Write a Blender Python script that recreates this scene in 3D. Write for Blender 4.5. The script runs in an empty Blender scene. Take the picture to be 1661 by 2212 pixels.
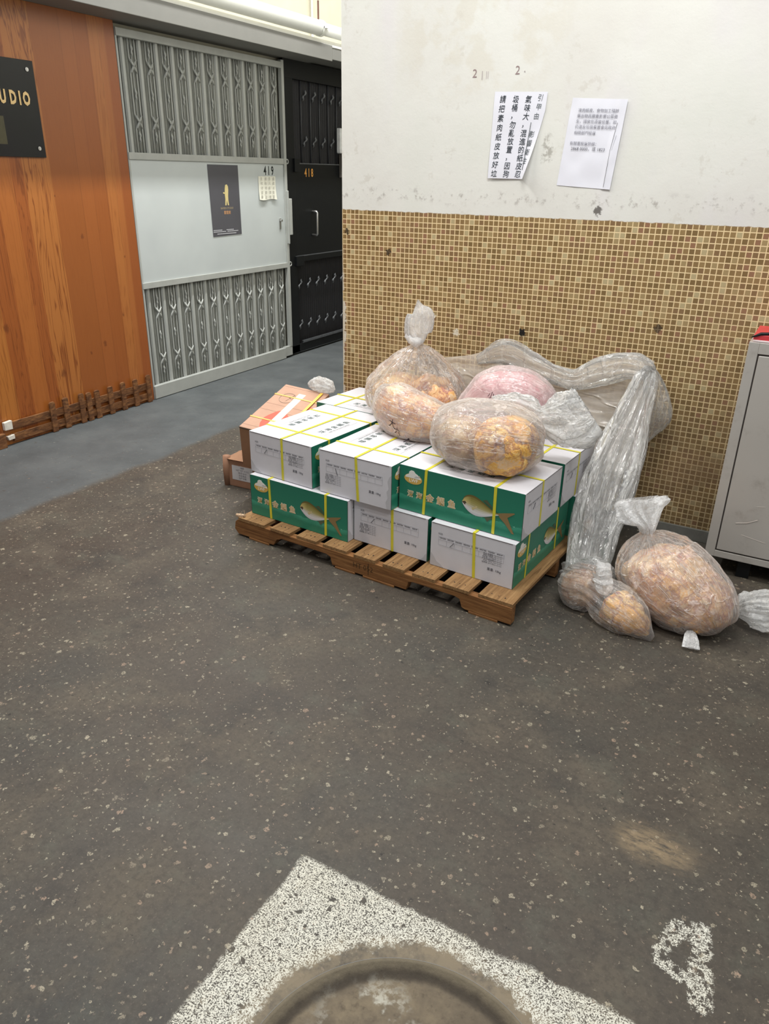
import bpy, math, random
from mathutils import Vector, Matrix, noise
random.seed(7)
S = bpy.context.scene
COL = S.collection
PI = math.pi

# ------------------------------------------------------------------ camera
YAW, PITCH, ROLL = 0.505455471, 0.421122426, 0.0182608121
F_PX = 1631.93
cy, sy = math.cos(YAW), math.sin(YAW)
fwd = Vector((-sy*math.cos(PITCH), cy*math.cos(PITCH), -math.sin(PITCH)))
right = Vector((cy, sy, 0)); up = right.cross(fwd)
r2 = right*math.cos(ROLL) + up*math.sin(ROLL)
u2 = -right*math.sin(ROLL) + up*math.cos(ROLL)
cd = bpy.data.cameras.new('camera'); cam = bpy.data.objects.new('camera', cd); COL.objects.link(cam)
m3 = Matrix((r2, u2, -fwd)).transposed()
cam.matrix_world = Matrix.Translation((2.15050434, -3.39565181, 1.5)) @ m3.to_4x4()
cd.sensor_fit = 'AUTO'; cd.sensor_width = 36.0; cd.lens = F_PX/2212*36.0
cd.clip_start = 0.05; cd.clip_end = 60
S.camera = cam

# ------------------------------------------------------------------ light and exposure
w = bpy.data.worlds.new('world'); S.world = w; w.use_nodes = True
w.node_tree.nodes['Background'].inputs[0].default_value = (0.93, 0.97, 1.0, 1)
w.node_tree.nodes['Background'].inputs[1].default_value = 0.35
S.view_settings.view_transform = 'Standard'; S.view_settings.look = 'None'
S.cycles.transparent_max_bounces = 48; S.cycles.max_bounces = 14
S.view_settings.exposure = -0.13; S.view_settings.gamma = 1.0; S.view_settings.use_curve_mapping = False

def area(name, loc, sx, sy_, power, col=(1, 0.99, 0.96), rot=(0, 0, 0)):
    l = bpy.data.lights.new(name, 'AREA'); l.shape = 'RECTANGLE'; l.size = sx; l.size_y = sy_
    l.energy = power; l.color = col
    o = bpy.data.objects.new(name, l); COL.objects.link(o); o.location = loc; o.rotation_euler = rot
    return o
area('ceiling_tube_corridor', (-1.14, 0.9, 4.02), 0.06, 6.4, 300)
area('ceiling_tube_hall', (1.5, -1.35, 3.35), 1.3, 0.10, 50, rot=(0.12, 0, 0))
area('ceiling_tube_side', (3.1, -2.6, 3.3), 1.3, 0.10, 38, rot=(0.15, 0.25, 0))
area('ceiling_tube_left', (0.8, -3.1, 3.4), 1.3, 0.10, 20, rot=(0.25, -0.1, 0))

# ------------------------------------------------------------------ helpers
def sc(r, g, b):
    f = lambda c: (c/255/12.92) if c/255 <= 0.04045 else ((c/255+0.055)/1.055)**2.4
    return (f(r), f(g), f(b), 1.0)

class NT:
    def __init__(s, name):
        s.m = bpy.data.materials.new(name); s.m.use_nodes = True
        s.t = s.m.node_tree; s.t.nodes.clear()
        s.out = s.t.nodes.new('ShaderNodeOutputMaterial')
    def n(s, typ, ins=None, **props):
        nd = s.t.nodes.new('ShaderNode'+typ)
        for k, v in props.items(): setattr(nd, k, v)
        for k, v in (ins or {}).items():
            sock = nd.inputs[k]
            if isinstance(v, bpy.types.NodeSocket): s.t.links.new(v, sock)
            elif v is not None: sock.default_value = v
        return nd
    def obj(s): return s.n('TexCoord').outputs['Object']
    def pos(s): return s.n('NewGeometry').outputs['Position']
    def math(s, op, a, b=None, c=None, clamp=False):
        return s.n('Math', {0: a, 1: b, 2: c}, operation=op, use_clamp=clamp).outputs[0]
    def vm(s, op, a, b=None, scale=None):
        d = {0: a}
        if b is not None: d[1] = b
        if scale is not None: d['Scale'] = scale
        nd = s.n('VectorMath', d, operation=op)
        return nd.outputs['Value'] if op in ('LENGTH', 'DOT_PRODUCT', 'DISTANCE') else nd.outputs[0]
    def xyz(s, v):
        o = s.n('SeparateXYZ', {0: v}).outputs; return o[0], o[1], o[2]
    def comb(s, x=0.0, y=0.0, z=0.0): return s.n('CombineXYZ', {0: x, 1: y, 2: z}).outputs[0]
    def noise(s, v, scale, detail=2.0, rough=0.5, dist=0.0, color=False):
        o = s.n('TexNoise', {'Vector': v, 'Scale': scale, 'Detail': detail, 'Roughness': rough, 'Distortion': dist}).outputs
        return o[1] if color else o[0]
    def vor(s, v, scale, feature='F1', rand=1.0, out='Distance'):
        return s.n('TexVoronoi', {'Vector': v, 'Scale': scale, 'Randomness': rand}, feature=feature).outputs[out]
    def attr(s, name): return s.n('Attribute', attribute_name=name).outputs['Vector']
    def white(s, v): return s.n('TexWhiteNoise', {'Vector': v}, noise_dimensions='3D').outputs[0]
    def ramp(s, f, stops, interp='LINEAR'):
        nd = s.n('ValToRGB', {0: f}); cr = nd.color_ramp; cr.interpolation = interp
        while len(cr.elements) < len(stops): cr.elements.new(0.5)
        for e, (p, c) in zip(cr.elements, stops):
            e.position = p; e.color = c if len(c) == 4 else (*c, 1)
        return nd.outputs[0]
    def step(s, f, a, b):      # smooth 0..1 between a and b
        return s.n('MapRange', {0: f, 1: a, 2: b, 3: 0.0, 4: 1.0}, interpolation_type='SMOOTHSTEP').outputs[0]
    def mix(s, f, a, b, blend='MIX'):
        nd = s.t.nodes.new('ShaderNodeMix'); nd.data_type = 'RGBA'; nd.blend_type = blend; nd.clamp_factor = True
        for i, v in ((0, f), (6, a), (7, b)):
            if isinstance(v, bpy.types.NodeSocket): s.t.links.new(v, nd.inputs[i])
            else: nd.inputs[i].default_value = v
        return nd.outputs[2]
    def bump(s, h, strength=0.3, dist=0.01, normal=None):
        d = {'Height': h, 'Strength': strength, 'Distance': dist}
        if normal is not None: d['Normal'] = normal
        return s.n('Bump', d).outputs[0]
    def pbr(s, color, rough=0.6, spec=0.5, metal=0.0, normal=None, **kw):
        d = {'Base Color': color, 'Roughness': rough, 'Metallic': metal, 'Specular IOR Level': spec}
        if normal is not None: d['Normal'] = normal
        d.update(kw)
        b = s.n('BsdfPrincipled', d)
        s.t.links.new(b.outputs[0], s.out.inputs[0]); return s.m
    def surf(s, sh): s.t.links.new(sh, s.out.inputs[0]); return s.m

def plain(name, col, rough=0.5, metal=0.0, var=0.12, vscale=30, spec=0.5, bump=0.0):
    t = NT(name); p = t.obj()
    f = t.noise(p, vscale, 4, 0.6)
    dark = tuple(c*(1-var) for c in col[:3]) + (1,); lite = tuple(min(1, c*(1+var)) for c in col[:3]) + (1,)
    nrm = t.bump(f, bump, 0.003) if bump else None
    return t.pbr(t.ramp(f, [(0.3, dark), (0.7, lite)]), rough, spec, metal, nrm)

class MB:
    def __init__(s): s.v = []; s.f = []; s.c = []; s.mi = []; s.fold = None
    def add(s, V, F, M=None, col=(1, 1, 1), mi=0):
        b = len(s.v)
        s.v += [tuple(M @ Vector(p)) if M is not None else tuple(p) for p in V]
        s.f += [tuple(b+i for i in f) for f in F]
        if col and isinstance(col, list): s.c += col
        else: s.c += [col]*len(F)
        s.mi += [mi]*len(F)
        return s
    def box(s, x0, x1, y0, y1, z0, z1, M=None, col=(1, 1, 1), mi=0):
        V = [(x0, y0, z0), (x1, y0, z0), (x1, y1, z0), (x0, y1, z0), (x0, y0, z1), (x1, y0, z1), (x1, y1, z1), (x0, y1, z1)]
        F = [(3, 2, 1, 0), (4, 5, 6, 7), (0, 1, 5, 4), (1, 2, 6, 5), (2, 3, 7, 6), (3, 0, 4, 7)]
        return s.add(V, F, M, col, mi)
    def tube(s, P, r, n=8, col=(1, 1, 1), mi=0, caps=True, M=None):
        P = [Vector(p) for p in P]; R = r if isinstance(r, (list, tuple)) else [r]*len(P)
        V = []; F = []
        prev = None
        for i, p in enumerate(P):
            t = (P[min(i+1, len(P)-1)] - P[max(i-1, 0)]).normalized()
            a = t.orthogonal().normalized() if prev is None else (prev - t*prev.dot(t)).normalized()
            prev = a; b = t.cross(a)
            V += [p + (a*math.cos(2*PI*k/n) + b*math.sin(2*PI*k/n))*R[i] for k in range(n)]
        for i in range(len(P)-1):
            for k in range(n):
                F.append((i*n+k, i*n+(k+1) % n, (i+1)*n+(k+1) % n, (i+1)*n+k))
        if caps: F.append(tuple(range(n))[::-1]); F.append(tuple((len(P)-1)*n+k for k in range(n)))
        return s.add(V, F, M, col, mi)
    def poly(s, pts, d=0.0005, M=None, col=(1, 1, 1), mi=0):   # thin prism in local XY
        n = len(pts)
        V = [(x, y, 0) for x, y in pts] + [(x, y, d) for x, y in pts]
        F = [tuple(range(n, 2*n))] + [(i, (i+1) % n, n+(i+1) % n, n+i) for i in range(n)]
        return s.add(V, F, M, col, mi)
    def build(s, name, mats, parent=None, smooth=False, bevel=0.0, world=False, kind=None, sub=0, seg=2):
        me = bpy.data.meshes.new(name)
        V = s.v
        if world and parent is not None:
            inv = parent.matrix_basis.inverted() if parent.parent is None else (parent.parent.matrix_basis @ parent.matrix_basis).inverted()
            V = [tuple(inv @ Vector(p)) for p in V]
        me.from_pydata(V, [], s.f)
        if not isinstance(mats, (list, tuple)): mats = [mats]
        for m in mats: me.materials.append(m)
        me.polygons.foreach_set('material_index', s.mi)
        a = me.attributes.new('Col', 'FLOAT_COLOR', 'CORNER')
        buf = []
        for p, c in zip(me.polygons, s.c):
            buf += [c[0], c[1], c[2], 1.0]*p.loop_total
        a.data.foreach_set('color', buf)
        if s.fold:
            fa = me.attributes.new('fold', 'FLOAT_VECTOR', 'POINT'); fl = list(s.fold) + [(0, 0, 0)]*(len(V)-len(s.fold))
            fa.data.foreach_set('vector', [c_ for q_ in fl for c_ in q_])
        if smooth: me.polygons.foreach_set('use_smooth', [True]*len(me.polygons))
        me.validate(); me.update()
        o = bpy.data.objects.new(name, me); COL.objects.link(o)
        if parent is not None: o.parent = parent
        if bevel:
            b = o.modifiers.new('bevel', 'BEVEL'); b.width = bevel; b.segments = seg; b.limit_method = 'ANGLE'
        if kind: o['kind'] = kind
        return o

def thing(name, label=None, cat=None, loc=(0, 0, 0), rotz=0.0, group=None, kind=None, mat=None):
    o = bpy.data.objects.new(name, None); COL.objects.link(o); o.empty_display_size = 0.1
    if mat is not None: o.matrix_basis = mat
    else: o.location = loc; o.rotation_euler = (0, 0, rotz)
    o.matrix_basis = o.matrix_basis.copy() if mat is not None else Matrix.Translation(loc) @ Matrix.Rotation(rotz, 4, 'Z')
    return tag(o, label, cat, group, kind)
def tag(o, label=None, cat=None, group=None, kind=None):
    if label: o['label'] = label
    if cat: o['category'] = cat
    if group: o['group'] = group
    if kind: o['kind'] = kind
    return o
def copy_tree(o, parent=None):
    c = o.copy(); COL.objects.link(c)
    if parent is not None: c.parent = parent
    for ch in [x for x in S.objects if x.parent is o]: copy_tree(ch, c)
    return c

# --- lettering: a text becomes a flat mesh
_tc = {}
def text_geo(txt, offset=0.0):
    k = (txt, offset)
    if k in _tc: return _tc[k]
    cu = bpy.data.curves.new('t', 'FONT'); cu.body = txt; cu.size = 1.0; cu.extrude = 0.0; cu.offset = offset
    cu.resolution_u = 2; cu.align_x = 'CENTER'; cu.align_y = 'CENTER'
    o = bpy.data.objects.new('t', cu); COL.objects.link(o)
    bpy.context.view_layer.update()
    me = o.evaluated_get(bpy.context.evaluated_depsgraph_get()).to_mesh()
    V = [tuple(v.co) for v in me.vertices]; F = [tuple(p.vertices) for p in me.polygons]
    bpy.data.objects.remove(o); bpy.data.curves.remove(cu)
    _tc[k] = (V, F); return V, F
def add_text(mb, txt, M, size=0.02, col=(0.02, 0.02, 0.02), offset=0.0, sx=1.0, mi=0, shear=0.0):
    V, F = text_geo(txt, offset)
    mb.add([((x+shear*y)*size*sx, y*size, 0) for x, y, z in V], F, M, col, mi)
def frame(o, x, y):      # matrix with given origin, x axis, y axis
    x = Vector(x).normalized(); y = Vector(y).normalized(); z = x.cross(y)
    M = Matrix((x, y, z)).transposed().to_4x4(); M.translation = Vector(o); return M
T = Matrix.Translation
def RZ(a): return Matrix.Rotation(a, 4, 'Z')

# ------------------------------------------------------------------ materials
def m_attr(name, rough=0.55, spec=0.4, var=0.0):
    t = NT(name); a = t.n('Attribute', attribute_name='Col').outputs['Color']
    if var: a = t.mix(var, a, t.noise(t.obj(), 60, 4, 0.6, color=False), 'OVERLAY')
    return t.pbr(a, rough, spec)
INK = m_attr('printed_ink')
PEN = m_attr('pen_ink', 0.7)

def m_floor():
    t = NT('worn_floor'); p = t.pos(); x, y, z = t.xyz(p)
    big = t.noise(p, 0.9, 4, 0.6); mid = t.noise(p, 4.0, 5, 0.65); fine = t.noise(p, 45, 4, 0.7)
    base = t.ramp(big, [(0.32, sc(68, 60, 53)), (0.5, sc(75, 69, 61)), (0.68, sc(66, 65, 61))])
    base = t.mix(t.math('MULTIPLY', t.step(mid, 0.45, 0.70), 0.7), base, sc(94, 86, 74))
    base = t.mix(t.math('MULTIPLY', t.step(t.noise(t.vm('ADD', p, (5, 3, 0)), 3.0, 6, 0.75), 0.50, 0.70), 0.75), base, sc(54, 51, 48))
    base = t.mix(t.math('MULTIPLY', t.step(t.noise(t.vm('ADD', p, (2, 9, 0)), 7.0, 5, 0.7), 0.50, 0.72), 0.5), base, sc(84, 84, 74))
    base = t.mix(t.math('MULTIPLY', t.step(t.noise(t.vm('ADD', p, (7, 1, 0)), 55.0, 4, 0.75), 0.42, 0.66), 0.45), base, sc(52, 47, 43))
    base = t.mix(t.math('MULTIPLY', t.step(t.noise(t.vm('ADD', p, (1, 2, 0)), 130.0, 3, 0.7), 0.55, 0.72), 0.40), base, sc(112, 102, 92))
    sp = t.math('SUBTRACT', 1.0, t.step(t.noise(t.vm('ADD', p, (3, 3, 0)), 24.0, 4, 0.6), 0.29, 0.33))
    base = t.mix(t.math('MULTIPLY', sp, 0.8), base, sc(38, 36, 34))
    # worn stone chips
    wv = t.vm('ADD', p, t.vm('SCALE', t.noise(p, 70, 3, 0.6, color=True), scale=0.020))
    for scale, size, dens in ((36, 0.0062, 0.34), (60, 0.0040, 0.36), (120, 0.0020, 0.30)):
        n = t.n('TexVoronoi', {'Vector': wv, 'Scale': scale, 'Randomness': 1.0})
        d = t.math('DIVIDE', n.outputs['Distance'], scale)
        rnd = t.white(n.outputs['Color'])
        dn = t.math('MULTIPLY', t.step(t.noise(t.vm('ADD', p, (scale, 0, 0)), 1.1, 4, 0.6), 0.30, 0.62), dens)
        sel = t.math('LESS_THAN', rnd, dn)
        sz = t.math('MULTIPLY', t.math('ADD', 0.45, t.white(t.vm('ADD', n.outputs['Color'], (9, 4, 2)))), size)
        chip = t.math('MULTIPLY', sel, t.math('LESS_THAN', d, sz))
        chip = t.math('MULTIPLY', chip, t.step(t.noise(p, 230, 3, 0.7), 0.40, 0.52))
        cc = t.ramp(t.white(t.vm('ADD', n.outputs['Color'], (3, 1, 2))), [(0.0, sc(168, 142, 122)), (0.4, sc(138, 128, 112)), (0.7, sc(160, 152, 132)), (1.0, sc(190, 180, 158))])
        base = t.mix(t.math('MULTIPLY', chip, 0.62), base, cc)
    # pale worn patch
    dp = t.vm('LENGTH', t.vm('MULTIPLY', t.vm('SUBTRACT', p, (2.08, -1.87, 0)), (1.0, 1.7, 0)))
    dp = t.math('ADD', dp, t.math('MULTIPLY', t.noise(p, 14, 4, 0.7), 0.10))
    base = t.mix(t.math('MULTIPLY', t.math('MULTIPLY', t.math('SUBTRACT', 1.0, t.step(dp, 0.06, 0.20)), t.step(t.noise(t.vm('MULTIPLY', p, (1, 3, 1)), 22, 5, 0.75), 0.30, 0.62)), 0.85), base, sc(140, 122, 96))
    ring_ = t.vm('LENGTH', t.vm('MULTIPLY', t.vm('SUBTRACT', p, (1.812, -2.712, 0)), (1, 1, 0)))
    base = t.mix(t.math('MULTIPLY', t.math('SUBTRACT', 1.0, t.step(ring_, 0.335, 0.37)), t.step(t.noise(p, 16, 5, 0.7), 0.25, 0.6)), base, sc(124, 112, 92))
    # grey floor paint along the left wall
    ln = t.math('ADD', x, t.math('MULTIPLY', t.math('SUBTRACT', t.noise(p, 2.6, 5, 0.65), 0.5), 0.12))
    far = t.step(t.math('ADD', y, t.math('MULTIPLY', t.noise(p, 3, 3), 0.1)), 0.20, 0.40)
    pm = t.math('MAXIMUM', t.math('SUBTRACT', 1.0, t.step(ln, -0.97, -0.90)), far)
    pm = t.math('MULTIPLY', pm, t.step(t.noise(t.vm('ADD', p, (1, 1, 4)), 26, 5, 0.75), 0.26, 0.42))
    paint = t.ramp(t.noise(p, 3, 5, 0.6), [(0.3, sc(72, 77, 79)), (0.5, sc(83, 88, 90)), (0.7, sc(94, 99, 100))])
    paint = t.mix(t.step(t.noise(p, 60, 3, 0.6), 0.68, 0.74), paint, sc(150, 148, 140))
    base = t.mix(t.math('MULTIPLY', pm, 0.92), base, paint)
    # white paint, worn: a square around the round cover and a digit
    ero = t.noise(p, 300, 3, 0.72); er2 = t.noise(p, 90, 4, 0.7)
    edge = t.math('ADD', t.math('MULTIPLY', t.math('SUBTRACT', er2, 0.5), 0.035), t.math('MULTIPLY', t.math('SUBTRACT', t.noise(t.vm('ADD', p, (4, 4, 0)), 9, 3, 0.6), 0.5), 0.05))
    m1 = t.step(t.math('ADD', x, t.math('MULTIPLY', edge, 0.45)), 1.350, 1.362)
    m1 = t.math('MULTIPLY', m1, t.math('SUBTRACT', 1.0, t.step(t.math('ADD', x, edge), 2.262, 2.275)))
    m2 = t.math('SUBTRACT', 1.0, t.step(t.math('ADD', y, t.math('MULTIPLY', edge, 0.9)), -2.335, -2.322))
    r = t.vm('LENGTH', t.vm('SUBTRACT', p, (1.812, -2.712, 0)))
    r = t.vm('LENGTH', t.vm('MULTIPLY', t.vm('SUBTRACT', p, (1.812, -2.712, 0)), (1, 1, 0)))
    m3 = t.step(t.math('ADD', r, t.math('MULTIPLY', edge, 1.5)), 0.322, 0.342)
    sq = t.math('MULTIPLY', t.math('MULTIPLY', m1, m2), m3)
    def seg(a, b, rad):
        ax, ay = a; bx, by = b; dx, dy = bx-ax, by-ay; L2 = dx*dx+dy*dy
        px_ = t.math('SUBTRACT', x, ax); py_ = t.math('SUBTRACT', y, ay)
        h = t.math('DIVIDE', t.math('ADD', t.math('MULTIPLY', px_, dx), t.math('MULTIPLY', py_, dy)), L2, clamp=True)
        ex = t.math('SUBTRACT', px_, t.math('MULTIPLY', h, dx)); ey = t.math('SUBTRACT', py_, t.math('MULTIPLY', h, dy))
        d = t.math('SQRT', t.math('ADD', t.math('MULTIPLY', ex, ex), t.math('MULTIPLY', ey, ey)))
        return t.math('SUBTRACT', 1.0, t.step(t.math('ADD', d, edge), rad*0.9, rad*1.15))
    g = None
    for a, b, rad in (((2.178, -2.072), (2.150, -2.150), 0.017), ((2.150, -2.172), (2.215, -2.190), 0.017), ((2.218, -2.062), (2.228, -2.112), 0.019),
                      ((2.214, -2.140), (2.240, -2.152), 0.014), ((2.232, -2.165), (2.240, -2.225), 0.022)):
        q = seg(a, b, rad); g = q if g is None else t.math('MAXIMUM', g, q)
    g = t.math('MULTIPLY', g, t.step(t.noise(p, 60, 4, 0.7), 0.42, 0.50))
    white_ = t.math('MAXIMUM', sq, g)
    hole = t.math('MULTIPLY', t.step(t.noise(t.vm('ADD', p, (1, 7, 0)), 34, 2, 0.5), 0.30, 0.33), t.step(t.noise(t.vm('ADD', p, (6, 7, 0)), 75, 4, 0.7), 0.37, 0.43))
    white_ = t.math('MULTIPLY', t.math('MULTIPLY', white_, t.step(t.math('ADD', t.math('MULTIPLY', ero, 0.75), t.math('MULTIPLY', er2, 0.25)), 0.445, 0.515)), hole)
    wc = t.mix(t.noise(p, 6, 3, 0.6), sc(222, 222, 214), sc(205, 200, 182))
    col = t.mix(white_, base, wc)
    h = t.math('ADD', t.math('MULTIPLY', fine, 0.5), t.math('MULTIPLY', white_, 0.6))
    rg = t.math('ADD', t.math('MULTIPLY', mid, 0.35), 0.42)
    return t.pbr(col, rg, 0.35, 0, t.bump(h, 0.35, 0.004))

def m_mosaic():
    t = NT('plaster_over_mosaic'); p = t.pos(); x, y, z = t.xyz(p)
    P = 0.0235
    h = t.math('ADD', x, y)     # front face uses x, side face uses y
    u = t.math('DIVIDE', t.math('SUBTRACT', h, 0.004), P); v = t.math('DIVIDE', z, P)
    iu = t.math('FLOOR', u); iv = t.math('FLOOR', v); fu = t.math('FRACT', u); fv = t.math('FRACT', v)
    eu = t.math('ABSOLUTE', t.math('SUBTRACT', fu, 0.5)); ev = t.math('ABSOLUTE', t.math('SUBTRACT', fv, 0.5))
    e = t.math('MAXIMUM', eu, ev)
    e = t.math('ADD', e, t.math('MULTIPLY', t.math('SUBTRACT', t.noise(p, 200, 2), 0.5), 0.06))
    grout = t.step(e, 0.395, 0.440)
    rnd = t.white(t.comb(iu, iv, 0.0))
    tc = t.ramp(rnd, [(0.0, sc(128, 104, 66)), (0.16, sc(140, 114, 74)), (0.34, sc(148, 121, 80)), (0.52, sc(136, 108, 74)), (0.68, sc(152, 126, 84)), (0.82, sc(166, 144, 102)), (0.91, sc(186, 170, 130)), (0.955, sc(150, 112, 84))], 'CONSTANT')
    tc = t.mix(t.math('MULTIPLY', t.noise(p, 160, 3), 0.22), tc, sc(96, 72, 44))
    gc = t.mix(t.noise(p, 9, 3), sc(236, 214, 170), sc(222, 196, 148))
    col = t.mix(grout, tc, gc)
    # grime towards the foot of the wall, patchy
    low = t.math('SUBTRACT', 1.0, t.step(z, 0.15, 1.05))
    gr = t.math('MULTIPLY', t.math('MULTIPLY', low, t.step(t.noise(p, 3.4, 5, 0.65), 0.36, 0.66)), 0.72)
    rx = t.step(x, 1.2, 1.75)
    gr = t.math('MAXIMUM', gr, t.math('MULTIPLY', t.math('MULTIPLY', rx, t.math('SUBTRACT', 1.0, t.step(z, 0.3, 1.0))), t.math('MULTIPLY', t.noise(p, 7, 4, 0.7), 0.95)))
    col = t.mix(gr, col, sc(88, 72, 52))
    col = t.mix(t.math('MULTIPLY', t.step(t.noise(p, 1.8, 3, 0.5), 0.5, 0.75), 0.16), col, sc(176, 140, 110))
    dw = t.vm('SCALE', t.vm('SUBTRACT', t.noise(p, 70, 3, 0.7, color=True), (0.5, 0.5, 0.5)), scale=0.055)
    def spot(cx, cz, rad, c, amount=1.0):
        nonlocal col
        d = t.vm('DISTANCE', t.vm('ADD', p, dw), (cx, 0, cz))
        col = t.mix(t.math('MULTIPLY', t.math('SUBTRACT', 1.0, t.step(d, rad*0.7, rad)), amount), col, c)
    spot(0.98, 0.839, 0.02, sc(28, 24, 22)); spot(1.577, 0.919, 0.02, sc(52, 40, 30), 0.8)
    spot(0.649, 0.804, 0.018, sc(215, 208, 190)); spot(0.53, 0.87, 0.012, sc(225, 220, 205)); spot(0.03, 1.234, 0.016, sc(50, 40, 28), 0.9)
    spot(0.264, 1.15, 0.015, sc(45, 34, 25), 0.9)
    # broken tile edge at the corner
    ce = t.math('SUBTRACT', 1.0, t.step(t.math('ADD', t.math('ABSOLUTE', x), t.math('MULTIPLY', t.noise(t.vm('MULTIPLY', p, (1, 1, 0.7)), 13, 4, 0.7), 0.085)), 0.050, 0.056))
    col = t.mix(t.math('MULTIPLY', ce, t.math('SUBTRACT', 1.0, t.step(z, 0.95, 1.2))), col, sc(205, 198, 182))
    # plaster above
    n1 = t.noise(p, 1.6, 4, 0.6); n2 = t.noise(p, 26, 5, 0.7)
    pc = t.ramp(n1, [(0.3, sc(214, 212, 206)), (0.55, sc(222, 222, 216)), (0.75, sc(216, 218, 210))])
    pz = t.math('SUBTRACT', 1.0, t.step(t.vm('LENGTH', t.vm('MULTIPLY', t.vm('SUBTRACT', t.vm('ADD', p, t.vm('SCALE', dw, scale=3.0)), (0.68, 0, 2.05)), (0.8, 0, 1.3))), 0.20, 0.42))
    pc = t.mix(t.math('MULTIPLY', t.math('MULTIPLY', pz, t.step(t.noise(t.vm('ADD', p, (4, 2, 9)), 7, 4, 0.6), 0.46, 0.58)), 0.38), pc, sc(208, 202, 186))
    pc = t.mix(t.math('MULTIPLY', t.math('MULTIPLY', t.step(t.noise(t.vm('ADD', p, (3, 6, 9)), 16, 4, 0.7), 0.56, 0.64), 0.35), t.step(t.noise(p, 2.2, 2), 0.45, 0.6)), pc, sc(190, 184, 172))
    pc = t.mix(t.math('MULTIPLY', t.step(t.noise(t.vm('MULTIPLY', p, (1, 1, 0.4)), 2.6, 3, 0.5), 0.52, 0.7), 0.35), pc, sc(216, 208, 220))
    pc = t.mix(t.math('MULTIPLY', t.math('SUBTRACT', 1.0, t.step(t.math('ABSOLUTE', t.math('SUBTRACT', z, t.math('ADD', 1.385, t.math('MULTIPLY', t.noise(p, 8, 3), 0.05)))), 0.0, 0.05)), t.step(n2, 0.52, 0.66)), pc, sc(176, 172, 166))
    pc = t.mix(t.math('MULTIPLY', t.step(n2, 0.68, 0.76), 0.5), pc, sc(166, 162, 156))
    pc = t.mix(t.math('MULTIPLY', t.step(t.noise(t.vm('ADD', p, (8, 8, 1)), 48, 5, 0.75), 0.73, 0.77), 0.8), pc, sc(120, 114, 108))
    dgrey = t.vm('LENGTH', t.vm('MULTIPLY', t.vm('SUBTRACT', t.vm('ADD', p, dw), (1.02, 0, 1.60)), (2.2, 0, 0.8)))
    pc = t.mix(t.math('MULTIPLY', t.math('SUBTRACT', 1.0, t.step(dgrey, 0.035, 0.06)), t.step(n2, 0.42, 0.56)), pc, sc(176, 174, 166))
    dk = t.vm('DISTANCE', t.vm('ADD', p, dw), (1.262, 0, 1.372))
    pc = t.mix(t.math('MULTIPLY', t.math('SUBTRACT', 1.0, t.step(dk, 0.013, 0.022)), 0.85), pc, sc(74, 68, 62))
    up_ = t.step(t.math('ADD', z, t.math('MULTIPLY', t.noise(p, 30, 4), 0.012)), 1.340, 1.344)
    col = t.mix(up_, col, pc)
    hgt = t.math('ADD', t.math('MULTIPLY', t.math('SUBTRACT', 1.0, grout), t.math('SUBTRACT', 1.0, up_)), t.math('MULTIPLY', t.math('ADD', n2, t.noise(p, 5, 3)), t.math('MULTIPLY', up_, 0.8)))
    rough = t.n('MapRange', {0: t.math('MAXIMUM', grout, up_), 3: 0.38, 4: 0.85}).outputs[0]
    return t.pbr(col, rough, 0.4, 0, t.bump(hgt, 0.35, 0.004))

def m_wood(edges, tones, figs):
    t = NT('varnished_pine'); p = t.pos(); x, y, z = t.xyz(p)
    lo, hi = edges[0], edges[-1]
    u = t.math('DIVIDE', t.math('SUBTRACT', y, lo), hi-lo)
    stops = [((e-lo)/(hi-lo), sc(*c)) for e, c in zip(edges[:-1], tones)]
    base = t.ramp(u, stops, 'CONSTANT')
    idn = t.xyz(base)[0]
    pv = t.vm('ADD', t.vm('MULTIPLY', p, (1.0, 6.5, 0.42)), t.comb(0, t.math('MULTIPLY', idn, 30.0), t.math('MULTIPLY', idn, 17.0)))
    g1 = t.noise(pv, 2.2, 4, 0.55, 0.8)
    rings = t.math('FRACT', t.math('MULTIPLY', g1, 9.0))
    rings = t.step(t.math('ABSOLUTE', t.math('SUBTRACT', rings, 0.5)), 0.30, 0.50)
    g2 = t.noise(t.vm('MULTIPLY', p, (1, 60, 1.2)), 5, 3, 0.6)
    fig = t.xyz(t.ramp(u, [((e-lo)/(hi-lo), (f_, f_, f_, 1)) for e, f_ in zip(edges[:-1], figs)], 'CONSTANT'))[0]
    col = t.mix(t.math('MULTIPLY', rings, t.math('ADD', 0.10, t.math('MULTIPLY', fig, 0.85))), base, sc(112, 50, 14))
    col = t.mix(t.math('MULTIPLY', g2, 0.28), col, sc(196, 118, 48))
    for ky, kz, kr in ((-0.045, 1.12, 0.020), (0.02, 0.46, 0.026), (-0.33, 0.335, 0.032), (-0.66, 0.66, 0.034), (-0.20, 1.35, 0.008), (0.27, 0.98, 0.012), (0.20, 0.62, 0.014), (-0.10, 0.42, 0.014)):
        kd = t.vm('LENGTH', t.vm('MULTIPLY', t.vm('SUBTRACT', p, (0, ky, kz)), (0, 1.0, 0.7)))
        kd = t.math('ADD', kd, t.math('MULTIPLY', t.math('SUBTRACT', t.noise(p, 60, 3), 0.5), kr*0.8))
        col = t.mix(t.math('MULTIPLY', t.math('SUBTRACT', 1.0, t.step(kd, kr*0.25, kr*0.75)), 0.6), col, sc(96, 44, 16))
    seam = None
    for e in edges[1:-1]:
        d = t.math('LESS_THAN', t.math('ABSOLUTE', t.math('SUBTRACT', y, e)), 0.0008)
        seam = d if seam is None else t.math('MAXIMUM', seam, d)
    col = t.mix(t.math('MULTIPLY', seam, 0.6), col, sc(90, 45, 15))
    return t.pbr(t.mix(0.12, col, sc(96, 62, 36)), 0.33, 0.5, 0, t.bump(g2, 0.06, 0.002))

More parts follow.
